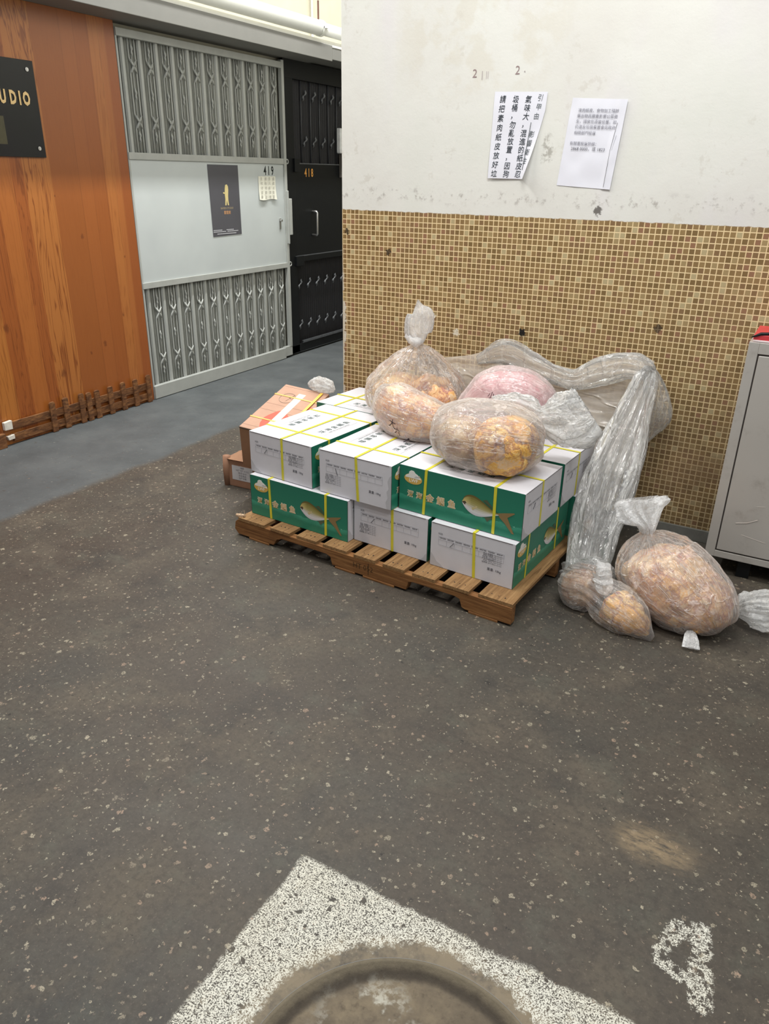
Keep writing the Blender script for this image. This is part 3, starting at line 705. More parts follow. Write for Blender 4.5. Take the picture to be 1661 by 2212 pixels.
mb = MB(); mb.box(XL+0.004, XL+0.016, a0+0.17, a1, 0.096, 0.110)
for k in range(60): mb.box(XL+0.006, XL+0.020, a0+0.17+k*0.018, a0+0.177+k*0.018, 0.092, 0.114)
mb.build('bottom_track', BLACK_LITE, g8, world=True)
corrugated(a0+0.12, a1-0.08, 1.56, 2.18, XL-0.034, 0.010, 0.030, 'upper_backing', BLACK_BACK, g8)
corrugated(a0+0.12, a1-0.08, 0.08, 0.80, XL-0.034, 0.010, 0.030, 'lower_backing', BLACK_BACK, g8)
bar = leaf = None
for k in range(7):
    yy = 2.323+0.134*k
    if bar is None:
        m = MB(); m.tube([(XL-0.012, 0, 1.566), (XL-0.012, 0, 2.17)], 0.006, 6); bar = m.build('grille_bar', plain('dark_gate_bar', sc(56, 58, 62), 0.4), g8, world=True, smooth=True)
        bar.location = (0, yy, 0)
    else:
        c = bar.copy(); COL.objects.link(c); c.parent = g8; c.location = (0, yy, 0)
m = MB()
pts = [Vector((XL-0.004, -0.030+0.060*q/10+0.010*math.sin((q-5)*1.1), -0.042+0.084*q/10)) for q in range(11)]
m.tube(pts, [0.002, 0.006, 0.010, 0.011, 0.008, 0.004, 0.008, 0.011, 0.010, 0.006, 0.002], 8)
leaf = m.build('twisted_leaf', BLACK_LITE, g8, world=True, smooth=True)
first = True
for Z, dim in ((0.60, 0), (0.252, 0), (2.068, 1), (1.731, 1)):
    for k in range(7):
        yy = 2.234+0.1375*k + (0.13 if dim else 0)
        c = leaf if first else leaf.copy()
        if not first: COL.objects.link(c); c.parent = g8
        c.location = (0, yy, Z); first = False
mb = MB()
for k_, ch_ in enumerate('418'): add_text(mb, ch_, frame((XL+0.0075, 2.344+0.048*k_, 1.492), (0, 1, 0), (0, 0, 1)), 0.090, (0.75, 0.36, 0.08), offset=0.016, sx=0.74)
mb.build('unit_number', PEN, g8, world=True)
mb = MB(); mb.tube([(XL+0.006, 2.43, 1.19), (XL+0.052, 2.43, 1.19), (XL+0.058, 2.43, 1.182), (XL+0.058, 2.43, 1.008), (XL+0.052, 2.43, 1.0), (XL+0.006, 2.43, 1.0)], 0.0095, 10)
mb.build('pull_handle', CHROME, g8, smooth=True, world=True)
mb = MB(); mb.box(XL+0.006, XL+0.03, a0+0.09, a0+0.20, 0.76, 0.84); mb.box(XL+0.004, XL+0.03, a0+0.10, a0+0.17, 1.50, 1.60); mb.build('hasp_bracket', BLACK_METAL, g8, bevel=0.003, world=True)
# handset and box on the black gate's far edge
h = thing('intercom_handset', 'white handset hanging at the far edge of the black gate', 'handset', (XL+0.01, 2.84, 1.62))
mb = MB(); mb.box(XL+0.006, XL+0.05, 2.825, 2.862, 1.655, 1.855); mb.build('shell', plain('white_plastic', sc(228, 230, 230), 0.4), h, bevel=0.01, world=True, seg=3)
o_ = MB(); o_.box(XL+0.006, XL+0.05, 2.868, 2.96, 1.46, 1.66)
tag(o_.build('metal_box', plain('grey_box_paint', sc(96, 92, 86), 0.5), bevel=0.003), 'small grey box on the black gate below the white handset', 'box')

# poster and paper notice on the grey gate
po = thing('poster', 'tall dark poster with a golden figure taped to the pale panel of gate 419', 'poster', (XL+0.012, 1.29, 1.3))
mb = MB(); mb.add([(XL+0.0125, 1.122, 1.539), (XL+0.0125, 1.457, 1.538), (XL+0.0125, 1.460, 1.058), (XL+0.0125, 1.135, 1.052)], [(0, 3, 2, 1)])
mb.build('sheet', plain('dark_poster_print', sc(80, 80, 86), 0.4, var=0.05, vscale=3), po, world=True)
mb = MB(); X = XL+0.0132; G = (0.62, 0.52, 0.24)
P3 = lambda u, v: (u, v)
def flatp(mb, pts, col): mb.poly(pts, 0.0004, frame((X, 0, 0), (0, 1, 0), (0, 0, 1)), col)
flatp(mb, [(1.300, 1.404), (1.318, 1.408), (1.330, 1.395), (1.332, 1.37), (1.326, 1.33), (1.326, 1.30), (1.331, 1.265), (1.318, 1.265), (1.310, 1.30), (1.302, 1.265), (1.288, 1.265), (1.293, 1.31), (1.290, 1.34), (1.294, 1.38)], G)
flatp(mb, [(1.270, 1.350), (1.280, 1.356), (1.294, 1.352), (1.294, 1.345), (1.280, 1.344)], G)
add_text(mb, 'RAMEN STUDIO', frame((X, 1.307, 1.245), (0, 1, 0), (0, 0, 1)), 0.020, (0.42, 0.34, 0.20))
add_text(mb, '雷霆館', frame((X, 1.307, 1.214), (0, 1, 0), (0, 0, 1)), 0.026, (0.55, 0.30, 0.14), offset=0.01)
for i, (yy, zz, ww) in enumerate(((1.19, 1.096, 0.10), (1.33, 1.096, 0.09), (1.21, 1.085, 0.14), (1.36, 1.085, 0.13), (1.29, 1.070, 0.22))):
    for q in range(int(ww/0.007)): mb.box(X, X+0.0003, yy-ww/2+q*0.007, yy-ww/2+q*0.007+0.005, zz-0.003, zz+0.003, col=(0.55, 0.56, 0.6))
mb.build('print', INK, po, world=True)

pn = thing('paper_notice', 'small handwritten paper taped below the number 419', 'paper', (XL+0.012, 1.80, 1.38))
mb = MB(); V = []; F = []
for i in range(7):
    for j in range(9):
        yy = 1.695+0.217*i/6; zz = 1.465-0.169*j/8
        V.append((XL+0.013+0.006*(j/8)**3*(1+math.sin(i*1.3)), yy, zz-0.004*math.sin(i*1.1)*(j/8)))
for i in range(6):
    for j in range(8): F.append((i*9+j, (i+1)*9+j, (i+1)*9+j+1, i*9+j+1)[::-1])
mb.add(V, F); mb.build('sheet', plain('cream_paper', sc(222, 222, 208), 0.8, var=0.06, vscale=40), pn, smooth=True, world=True)
mb = MB()
chars = '凡有意者請電洽此處收貨'
for r in range(5):
    for c in range(4):
        if random.random() < 0.85: add_text(mb, random.choice(chars), frame((XL+0.022, 1.725+c*0.05+random.uniform(-.004, .004), 1.445-r*0.033), (0, 1, 0), (0, 0, 1)), 0.026, (0.25, 0.24, 0.2))
mb.build('handwriting', PEN, pn, world=True)

# ------------------------------------------------------------------ notices on the plaster wall
def quad_sheet(mb, TL, TR, BR, BL, off, nx=10, nz=14, col=(1, 1, 1)):
    V = []; F = []
    for i in range(nx+1):
        for j in range(nz+1):
            a, b = i/nx, j/nz
            X = (TL[0]*(1-a)+TR[0]*a)*(1-b)+(BL[0]*(1-a)+BR[0]*a)*b
            Z = (TL[1]*(1-a)+TR[1]*a)*(1-b)+(BL[1]*(1-a)+BR[1]*a)*b
            V.append((X, -off(a, b), Z))
    for i in range(nx):
        for j in range(nz): F.append((i*(nz+1)+j, i*(nz+1)+j+1, (i+1)*(nz+1)+j+1, (i+1)*(nz+1)+j))
    mb.add(V, F, None, col)
n1 = thing('handwritten_notice', 'white sheet with columns of large brushed black handwriting, its lower right corner curled', 'notice', (0.87, 0, 1.65))
TLc, TRc, BRc, BLc = (0.769, 1.823), (1.000, 1.816), (0.985, 1.488), (0.764, 1.489)
def curl(a, b):
    k = max(0, (a-0.72)/0.28) * max(0, (b-0.25)/0.75)
    return 0.003 + 0.010*(1-a)*b*0.6 + 0.040*k*k + 0.001*math.sin(b*9)
def curlx(a, b):
    k = max(0, (a-0.62)/0.38) * max(0, (b-0.2)/0.8)
    return k*0.050
V = []; F = []; nx, nz = 22, 24
def n1p(a, b, lift=0.0):
    X = (TLc[0]*(1-a)+TRc[0]*a)*(1-b)+(BLc[0]*(1-a)+BRc[0]*a)*b - curlx(a, b)
    Z = (TLc[1]*(1-a)+TRc[1]*a)*(1-b)+(BLc[1]*(1-a)+BRc[1]*a)*b
    return Vector((X, -curl(a, b)-lift, Z))
for i in range(nx+1):
    for j in range(nz+1): V.append(n1p(i/nx, j/nz))
for i in range(nx):
    for j in range(nz): F.append((i*(nz+1)+j, i*(nz+1)+j+1, (i+1)*(nz+1)+j+1, (i+1)*(nz+1)+j))
mb = MB(); mb.add(V, F); mb.build('sheet', PAPER, n1, smooth=True, world=True)
mb = MB()
cols_ = ['請把素肉紙皮放好垃', '圾桶，勿亂放置，因狗', '氣味大，混進的紙皮忍', '引甲由　影響衛生']
for ci, s_ in enumerate(cols_):
    if ci: mb.build('handwriting_column', PEN, n1, world=True); mb = MB()
    n = len(s_)
    for k, ch in enumerate(s_):
        if ch in '　': continue
        a = (0.17, 0.42, 0.66, 0.88)[ci] - 0.05*(k/n)*(1 if ci < 3 else 1.6); b = 0.09+0.86*k/max(n-1, 1) if ci < 3 else 0.07+0.72*k/(n-1)
        if ch in '，': b -= 0.01
        p = n1p(a, b, 0.0012); px_ = (n1p(a+0.02, b)-n1p(a-0.02, b)).normalized(); py_ = (n1p(a, b-0.02)-n1p(a, b+0.02)).normalized()
        rr = random.uniform(-0.09, 0.09)
        M = frame(p, px_, (py_ - px_*py_.dot(px_)))
        add_text(mb, ch, M @ RZ(rr), 0.030 if ci < 3 else 0.027, (0.02, 0.03, 0.04) if ci < 3 else (0.10, 0.12, 0.13), offset=0.006 if ci < 3 else 0.0, shear=0.12, sx=0.92)
pl_ = [n1p(0.775, 0.34+0.55*q/10, 0.0015) + Vector((0.0, 0, 0)) for q in range(11)]
mb.build('handwriting_column', PEN, n1, world=True)
mb = MB(); mb.tube(pl_, 0.0011, 5, col=(0.05, 0.06, 0.06))
mb.build('pen_stroke', PEN, n1, world=True)

n2 = thing('printed_notice', 'crumpled white notice with grey printed lines and a phone number, right of the handwritten one', 'notice', (1.2, 0, 1.62))
TL2, TR2, BR2, BL2 = (1.107, 1.792), (1.330, 1.781), (1.303, 1.455), (1.076, 1.467)
def off2(a, b): return 0.0025+0.0025*noise.noise(Vector((a*4, b*5, 2)))+(0.004 if a > 0.86 else 0)
mb = MB(); quad_sheet(mb, TL2, TR2, BR2, BL2, off2, 22, 26); mb.build('sheet', PAPER, n2, smooth=True, world=True)
def n2p(a, b):
    X = (TL2[0]*(1-a)+TR2[0]*a)*(1-b)+(BL2[0]*(1-a)+BR2[0]*a)*b; Z = (TL2[1]*(1-a)+TR2[1]*a)*(1-b)+(BL2[1]*(1-a)+BR2[1]*a)*b
    return (X, -off2(a, b)-0.0026, Z)
mb = MB()
lines2 = ['凍肉紙皮、食物加工殘餘', '棄出物具嚴重影響公眾衞', '生，請放在適當位置，如', '仍違反垃圾棄置會向政府', '相關部門投訴', '', '有關署投訴熱線：', '2868 0000，或 1823']
for k, s_ in enumerate(lines2):
    if not s_: continue
    V_, F_ = text_geo(s_); wdt = max(v[0] for v in V_)*2
    full = 0.150 if len(s_) >= 11 and k < 5 else None
    size = 0.0150 if k < 7 else 0.0165
    half = wdt*size/2
    x_c, _, z_c = n2p(0.15, 0.145+0.061*k)
    add_text(mb, s_, frame((x_c+half, n2p(0.3, 0.2)[1]-0.0012, z_c), (1, 0, -0.035), (0.05, 0, 1)), size, (0.16, 0.16, 0.20) if k < 7 else (0.08, 0.08, 0.1), offset=-0.004)
mb.tube([(1.300, -0.0075, 1.700), (1.284, -0.0075, 1.600), (1.275, -0.0075, 1.464)], 0.0008, 5, col=(0.12, 0.12, 0.12))
mb.tube([(1.302, -0.0075, 1.655), (1.290, -0.0075, 1.60)], 0.0005, 5, col=(0.3, 0.3, 0.32))
mb.build('printed_lines', PEN, n2, world=True)

# ------------------------------------------------------------------ pallet
ZP = 0.092
pal = thing('wooden_pallet', 'worn wooden pallet carrying the white and green fish cartons', 'pallet', (0.075, -1.012, 0), -0.065)
def stringer(yc, jit):
    L = 1.352; t = 0.034
    low, top = 0.009, 0.078
    prof = [(0.02, low), (0.0, 0.03), (0.006, 0.066), (0.02, top), (L, top), (L, low), (1.165, low), (1.150, low+0.006), (1.140, 0.046), (1.120, 0.052), (0.935, 0.052), (0.915, 0.046), (0.905, low),
            (0.545, low), (0.535, 0.044), (0.515, 0.052), (0.275, 0.052), (0.245, 0.040), (0.225, low)]
    n = len(prof); V = [(x, yc-t/2, z) for x, z in prof] + [(x, yc+t/2, z) for x, z in prof]
    F = [tuple(range(n))[::-1], tuple(range(n, 2*n))] + [(i, (i+1) % n, n+(i+1) % n, n+i) for i in range(n)]
    m = MB(); m.add(V, F); m.build('stringer', PALLET, pal, bevel=0.0015)
for k, yc in enumerate((-0.003, 0.43, 0.86)): stringer(yc, k)
x = 0.028; widths = [0.150, 0.105, 0.105, 0.120, 0.105, 0.100, 0.100, 0.110, 0.138]
gap = (1.352-0.028-sum(widths))/(len(widths)-1)
for k, wd in enumerate(widths):
    m = MB(); j = random.uniform(-0.004, 0.004)
    m.box(x, x+wd, -0.020+j, 0.875, 0.078, ZP)
    for q in range(3): m.tube([(x+wd*(0.3+0.2*q), 0.012+random.uniform(-.006, .006), ZP), (x+wd*(0.3+0.2*q), 0.012, ZP+0.0006)], 0.0025, 8, mi=1)
    m.build('deck_board', [PALLET_L, DARK_GAP], pal, bevel=0.002)
    x += wd+gap
for xa, xb in ((0.085, 0.20), (0.56, 0.66), (0.70, 0.85), (1.00, 1.01), (1.18, 1.30)):
    if xb-xa < 0.05: continue
    m = MB(); m.box(xa, xb, -0.022, 0.875, 0.0, 0.009); m.build('bottom_board', PALLET, pal, bevel=0.0015)
m = MB()
for q in range(10):
    a = random.uniform(0, 2*PI); p = Vector((0.01+random.uniform(0, 0.04), -0.01+random.uniform(-0.01, 0.02), ZP-0.004))
    m.tube([p, p+Vector((0.012*math.cos(a), 0.012*math.sin(a), random.uniform(0.01, 0.03)))], [0.0012, 0.0003], 5)
m.tube([(0.0, 0.0, 0.088), (0.02, -0.008, 0.094), (0.05, -0.004, 0.1)], [0.008, 0.009, 0.006], 7)
m.build('splinters', PALE_WOOD, pal)
m = MB(); add_text(m, 'HT 052', frame((0.70, -0.0205, 0.045), (1, 0, 0.0), (0, 0, 1)), 0.032, (0.07, 0.035, 0.012)); m.box(0.725, 0.728, -0.0206, -0.02, 0.02, 0.07, col=(0.07, 0.035, 0.012))
m.build('burnt_stamp', INK, pal)

# ------------------------------------------------------------------ fish cartons
BL_, BW, BH = 0.5285, 0.3538, 0.1861
def fish(mb, M, s):
    # body from nose (left) to tail (right); u along, v up; strips shaded from olive back to silver belly (the printed picture)
    N = 22; top = []; bot = []
    for i in range(N+1):
        t = i/N
        up_ = 0.40*math.sin(PI*min(1, t*1.05)**0.62)*(1-0.62*t**2.2)+0.03
        dn = 0.42*math.sin(PI*min(1, t)**0.80)*(1-0.35*t)+0.03
        cl = -0.10*t
        top.append((t, cl+up_*0.62)); bot.append((t, cl-dn*0.62))
    K = 9
    cols = [(0.14, 0.11, 0.03), (0.22, 0.19, 0.05), (0.28, 0.25, 0.07), (0.34, 0.30, 0.10), (0.40, 0.36, 0.16), (0.52, 0.49, 0.34), (0.62, 0.60, 0.55), (0.68, 0.67, 0.66), (0.60, 0.60, 0.62)]
    for i in range(N):
        for k in range(K):
            a, b = k/K, (k+1)/K
            q = []
            for (ii, f) in ((i, a), (i, b), (i+1, b), (i+1, a)):
                q.append((top[ii][0]*s, (top[ii][1]*(1-f)+bot[ii][1]*f)*s, 0.0006))
            c = cols[k]
            if i < 5 and 0 < k < 5: c = tuple(min(1, x*1.0+y) for x, y in zip(c, (0.30*(1-i/5), 0.22*(1-i/5), 0.10*(1-i/5))))
            if i < 2 and 4 <= k < 7: c = (0.10, 0.07, 0.04)
            mb.add(q, [(0, 1, 2, 3)], M, c)
    br = (0.25, 0.17, 0.07)
    for pts, c in (([(0.96, -0.07), (1.10, -0.03), (1.38, 0.04), (1.40, 0.02), (1.22, -0.12), (1.30, -0.28), (1.42, -0.50), (1.36, -0.50), (1.16, -0.28), (1.02, -0.17)], br),
                   ([(0.55, 0.16), (0.66, 0.20), (0.84, 0.02), (1.0, -0.08), (0.9, -0.03), (0.72, 0.06)], (0.08, 0.10, 0.05)),
                   ([(0.62, -0.26), (0.70, -0.36), (0.80, -0.26), (1.0, -0.16), (0.88, -0.20)], (0.10, 0.12, 0.07)),
                   ([(0.26, -0.10), (0.40, -0.02), (0.42, -0.06), (0.30, -0.16)], (0.55, 0.46, 0.24)),
                   ([(0.075, -0.00), (0.10, 0.015), (0.12, -0.005), (0.095, -0.02)], (0.02, 0.02, 0.02))):
        n = len(pts); V = [(x*s, y*s, 0.0008) for x, y in pts]
        cx_, cy_ = sum(p[0] for p in V)/n, sum(p[1] for p in V)/n
        mb.add(V, [tuple(range(n))], M, c)
def side_print(mb, M):      # M: local xy plane of the face, origin at the face's lower left corner
    W_, H_ = BL_, BH
    # logo
    n = 28; cxl, czl = 0.062, H_-0.045
    mb.poly([(cxl+0.040*math.cos(2*PI*k/n), czl-0.004+0.0215*math.sin(2*PI*k/n)) for k in range(n)], 0.0004, M, (0.66, 0.42, 0.10))
    mb.poly([(cxl-0.036, czl-0.001), (cxl+0.036, czl-0.001), (cxl+0.030, czl+0.006), (cxl+0.020, czl+0.016), (cxl+0.010, czl+0.020), (cxl+0.002, czl+0.029), (cxl-0.010, czl+0.030), (cxl-0.018, czl+0.024), (cxl-0.020, czl+0.014), (cxl-0.032, czl+0.008)], 0.0008, M, (0.80, 0.78, 0.72))
    mb.poly([(cxl+0.004, czl+0.004), (cxl+0.014, czl+0.011), (cxl+0.023, czl+0.010), (cxl+0.030, czl+0.016), (cxl+0.028, czl+0.006), (cxl+0.016, czl+0.004)], 0.001, M, (0.52, 0.52, 0.50))
    add_text(mb, 'LWF', M @ T((cxl+0.002, czl-0.011, 0.0012)), 0.020, (0.92, 0.88, 0.78), offset=0.012)
    for k, ch in enumerate('深海金鲳鱼'):
        px_, pz = (0.052, 0.092, 0.140, 0.188, 0.236)[k], 0.072
        sz = (0.029, 0.029, 0.036, 0.036, 0.035)[k]
        add_text(mb, ch, M @ T((px_, pz, 0.0006)), sz, (0.88, 0.82, 0.66), offset=0.045)
        add_text(mb, ch, M @ T((px_, pz, 0.0011)), sz, (0.60, 0.38, 0.12), offset=0.0)
    fish(mb, M @ T((0.280, 0.098, 0.0)), 0.154)
def end_print(mb, M, var=0):
    W_, H_ = BW, BH; g = (0.42, 0.42, 0.45); k_ = (0.12, 0.12, 0.14)
    x0_, z0_ = 0.035, H_-0.052
    add_text(mb, 'SIZE:', M @ T((x0_+0.008, z0_+0.010, 0.0004)), 0.010, k_)
    n = 8; cw = 0.0345
    for r in range(3):
        zz = z0_ - (0, 0.013, 0.036)[r]
        mb.box(x0_, x0_+cw*n, zz-0.0003, zz+0.0003, 0, 0.0004, M, g)
    for c in range(n+1): mb.box(x0_+c*cw-0.0003, x0_+c*cw+0.0003, z0_-0.036, z0_-(0 if c in (0, n) else 0.013), 0, 0.0004, M, g)
    for c, s_ in enumerate(('100/200', '200/300', '300/400', '400/500', '500/600', '600/700', '700/800', '800UP')):
        add_text(mb, s_, M @ T((x0_+(c+0.5)*cw, z0_-0.0065, 0.0005)), 0.0085, k_, offset=0.012)
    # block of small print
    bx = 0.225 if var == 0 else 0.030; bz = z0_-0.028 if var == 0 else z0_-0.050
    rows = ('品名 金鲳鱼', '规格 见箱面', '净含量 10千克', '产地 中国海南', '贮存 -18℃', '保质期 24个月')
    for r, s_ in enumerate(rows): 
        add_text(mb, s_, M @ T((bx+0.022, bz-r*0.0075+(0.012 if var == 0 else 0), 0.0005)), 0.0078, k_)
        add_text(mb, 'DEEP SEA FISH', M @ T((bx+0.062, bz-r*0.0075+(0.012 if var == 0 else 0), 0.0005)), 0.0055, (0.2, 0.2, 0.22))
    add_text(mb, '重量: 10kg', M @ T((0.275, H_-0.130, 0.0005)), 0.013, k_, offset=0.008)
    tc_ = (0.50, 0.50, 0.52)
    if var == 1: m_pts = [(W_-0.001, 0.002), (W_-0.020, 0.004), (W_-0.026, 0.03), (W_-0.016, 0.05), (W_-0.022, 0.075), (W_-0.012, 0.09), (W_-0.018, 0.12), (W_-0.010, 0.14), (W_-0.001, 0.148)]
    elif var == 0: m_pts = [(0.001, 0.002), (0.062, 0.002), (0.048, 0.014), (0.030, 0.022), (0.018, 0.040), (0.008, 0.052), (0.001, 0.056)]
    else: m_pts = [(W_-0.001, 0.002), (W_-0.03, 0.002), (W_-0.016, 0.016), (W_-0.010, 0.03), (W_-0.001, 0.036)]
    mb.poly(m_pts, 0.0003, M, tc_)
    a = (0.085, z0_-0.034) if var != 1 else (0.082, z0_-0.016)
    b = (0.101, z0_-0.014) if var != 1 else (0.092, z0_-0.045)
    mb.tube([M @ Vector((a[0], a[1], 0.0008)), M @ Vector(((a[0]+b[0])/2+0.001, (a[1]+b[1])/2, 0.0008)), M @ Vector((b[0], b[1], 0.0008))], 0.0009, 5, col=(0.03, 0.03, 0.04))
def top_print(mb, M, flip):
    # centred on one half of the top, text runs along local x
    for k, ch in enumerate('深海金鲳鱼'):
        add_text(mb, ch, M @ T((-0.086+0.043*k, 0.004, 0.0004)), 0.033, (0.02, 0.07, 0.06), offset=0.0)
    add_text(mb, 'DEEP SEA GOLDEN POMFRET', M @ T((0, -0.024, 0.0004)), 0.0115, (0.12, 0.16, 0.16))
    mb.box(-0.12, 0.12, -0.034, -0.0335, 0, 0.0004, M, (0.3, 0.3, 0.32))
def make_carton(loc, rotz, label, var=0, group=None):
    c = thing('fish_carton', label, 'carton', loc, rotz, group)
    hx, hy = BL_/2, BW/2
    m = MB()
    m.box(-hx, hx, -hy, hy, 0, BH)
    m.mi = [0, 0, 1, 0, 1, 0]
    # flap fold lines: thin dark slits under the top edge of the ends and along the seam
    for s in (-1, 1):
        m.box(s*hx-0.0008, s*hx+0.0008, -hy+0.012, hy-0.004, BH-0.0042, BH-0.0022, mi=2)
        m.box(s*hx-0.0009, s*hx+0.0009, -hy-0.0006, -hy+0.0012, 0.002, BH-0.002, mi=2)
    m.build('carton_body', [WHITE_CARD, GREEN_CARD, DARK_GAP], c, bevel=0.0012)
    m = MB()
    side_print(m, frame((-hx, -hy-0.0004, 0), (1, 0, 0), (0, 0, 1)))
    side_print(m, frame((hx, hy+0.0004, 0), (-1, 0, 0), (0, 0, 1)))
    end_print(m, frame((-hx-0.0004, hy, 0), (0, -1, 0), (0, 0, 1)), var)
    end_print(m, frame((hx+0.0004, -hy, 0), (0, 1, 0), (0, 0, 1)), var)
    top_print(m, frame((0, -hy*0.52, BH+0.0003), (1, 0, 0), (0, 1, 0)), 0)
    top_print(m, frame((0, hy*0.52, BH+0.0003), (-1, 0, 0), (0, -1, 0)), 1)
    m.build('printing', INK, c)
    th, wd = 0.0012, 0.0115
    for q in (-0.285*BL_, 0.285*BL_):
        m = MB(); sk = random.uniform(-0.008, 0.008)
        def loop(P, Wv):
            V = []; F = []; n = len(P)
            for p, o in P:
                p = Vector(p); o = Vector(o); w2 = Vector(Wv)*wd/2
                V += [p-w2, p+w2, p+w2+o*th, p-w2+o*th]
            for i in range(n):
                j = (i+1) % n
                for k in range(4): F.append((4*i+k, 4*i+(k+1) % 4, 4*j+(k+1) % 4, 4*j+k))
            m.add(V, F)
        e = 0.0006
        loop([((q, -hy-e, -e+0.001), (0, -1, 0)), ((q+sk, -hy-e, BH+e), (0, -1, 1)), ((q+sk, hy+e, BH+e), (0, 1, 1)), ((q, hy+e, -e+0.001), (0, 1, 0))], (1, 0, 0))
        m.build('strap', STRAP, c)
    m = MB(); sk = random.uniform(-0.006, 0.006); k0 = -0.012+sk
    loop([((-hx-e, k0, -e+0.001), (-1, 0, 0)), ((-hx-e, k0-sk*2, BH+e+0.001), (-1, 0, 1)), ((hx+e, k0-sk*2, BH+e+0.001), (1, 0, 1)), ((hx+e, k0, -e+0.001), (1, 0, 0))], (0, 1, 0))
    m.build('strap', STRAP, c)
    return c
def carton_at(xf, yf, yaw, face, lvl, label, var=0, grp=None):
    """xf,yf: front-left corner; face 'L' long green side to the front, 'W' white end to the front"""
    a, b = (BL_, BW) if face == 'L' else (BW, BL_)
    u = Vector((math.cos(yaw), math.sin(yaw), 0)); v = Vector((-math.sin(yaw), math.cos(yaw), 0))
    cen = Vector((xf, yf, 0)) + u*a/2 + v*b/2
    z = ZP + 0.0012 + lvl*(BH+0.003)
    return make_carton((cen.x, cen.y, z), yaw + (0 if face == 'L' else PI/2), label, var, 'fish cartons stacked on the pallet')
carton_at(0.123, -0.965, -0.061, 'L', 0, 'green-sided fish carton in the bottom layer at the left end of the pallet front')
carton_at(0.658, -0.958, -0.070, 'W', 0, 'white end of a fish carton in the bottom layer, middle of the pallet front', 2)
carton_at(1.029, -0.992, -0.069, 'W', 0, 'fish carton at the front right corner of the pallet, end and side showing')
carton_at(0.106, -0.933, -0.100, 'W', 1, 'upper layer fish carton at the left, white end forward, beside the brown cartons')
carton_at(0.497, -0.969, -0.067, 'W', 1, 'upper fish carton with torn white end, in the middle of the pallet front', 1)
carton_at(0.862, -0.949, -0.073, 'L', 1, 'upper fish carton showing its long green side, under the front bag')
carton_at(0.889, -0.572, -0.070, 'L', 1, 'upper layer fish carton at the back right under the crumpled bag end')
carton_at(0.908, -0.421, -0.066, 'L', 0, 'bottom fish carton at the back right, a white sliver beside the plastic sheet')
carton_at(0.098, -0.396, -0.095, 'L', 1, 'white topped fish carton at the back left against the mosaic corner')
carton_at(0.118, -0.392, -0.070, 'L', 0, 'fish carton in the bottom layer at the back left, under the corner carton')

# ------------------------------------------------------------------ brown cartons
def rot3(a, b, c):
    return Matrix.Rotation(c, 4, 'Z') @ Matrix.Rotation(b, 4, 'Y') @ Matrix.Rotation(a, 4, 'X')
Mb = T((-0.145, -0.703, 0.384)) @ rot3(0.211, 0.097, 0.137)
bc = thing('brown_carton', 'brown carton with red print and yellow straps, tilted against the white cartons', 'carton', mat=Mb, group='brown cartons left of the pallet')
w_, l_, h_ = 0.253, 0.471, 0.228
m = MB(); m.box(0, w_, 0, l_, -h_, 0, mi=0); m.mi[1] = 1; m.build('carton_body', [KRAFT, KRAFT_PINK], bc, bevel=0.003)
m = MB(); red = (0.60, 0.09, 0.05); dk = (0.22, 0.12, 0.08)
m.poly([(0.090, 0.035), (0.074, 0.07), (0.066, 0.12), (0.074, 0.15), (0.094, 0.198), (0.118, 0.222), (0.150, 0.20), (0.20, 0.15), (0.19, 0.06)], 0.0004, None, red)
for yy in (0.03, 0.195, 0.258, 0.45): m.box(0.004, w_-0.004, yy, yy+0.0014, 0, 0.0005, col=dk)
n = 30; ring = [(0.080+0.040*math.cos(2*PI*k/n), 0.338+0.050*math.sin(2*PI*k/n), 0.0008) for k in range(n+1)]
m.tube(ring, 0.0008, 4, col=(0.16, 0.12, 0.09))
m.tube([(0.085, 0.31, 0.0008), (0.10, 0.38, 0.0008), (0.11, 0.33, 0.0008), (0.07, 0.36, 0.0008)], 0.0007, 4, col=(0.16, 0.12, 0.09))
for k, ch in enumerate('農場'): add_text(m, ch, frame((0.228, 0.24+0.05*k, 0.0006), (0, 1, 0), (-1, 0, 0)), 0.036, red, offset=0.01)
add_text(m, '|', frame((0.06, -0.0006, -0.05), (1, 0, 0), (0, 0, 1)), 0.04, (0.08, 0.05, 0.03), offset=0.03)
m.build('printing', INK, bc)
m = MB(); m.box(0.113, 0.152, 0.05, 0.405, 0, 0.001)
o = m.build('paper_tape', plain('pale_tape', sc(232, 214, 198), 0.6, var=0.03), bc)
for yy in (0.103, 0.350):
    m = MB(); m.box(-0.001, w_+0.001, yy, yy+0.010, 0.0005, 0.0022); m.box(-0.0018, 0.0, yy, yy+0.010, -h_, 0.0022); m.build('strap', plain('ochre_strap', sc(222, 178, 92), 0.4), bc)
m = MB(); m.box(0.213, 0.227, 0.16, l_-0.02, 0.004, 0.0065); m.build('strap', plain('orange_yellow_strap', sc(236, 184, 60), 0.4), bc)
m = MB(); m.box(-0.001, w_+0.0, -0.002, 0.0, -0.006, -0.003); m.build('lid_fold', DARK_GAP, bc)

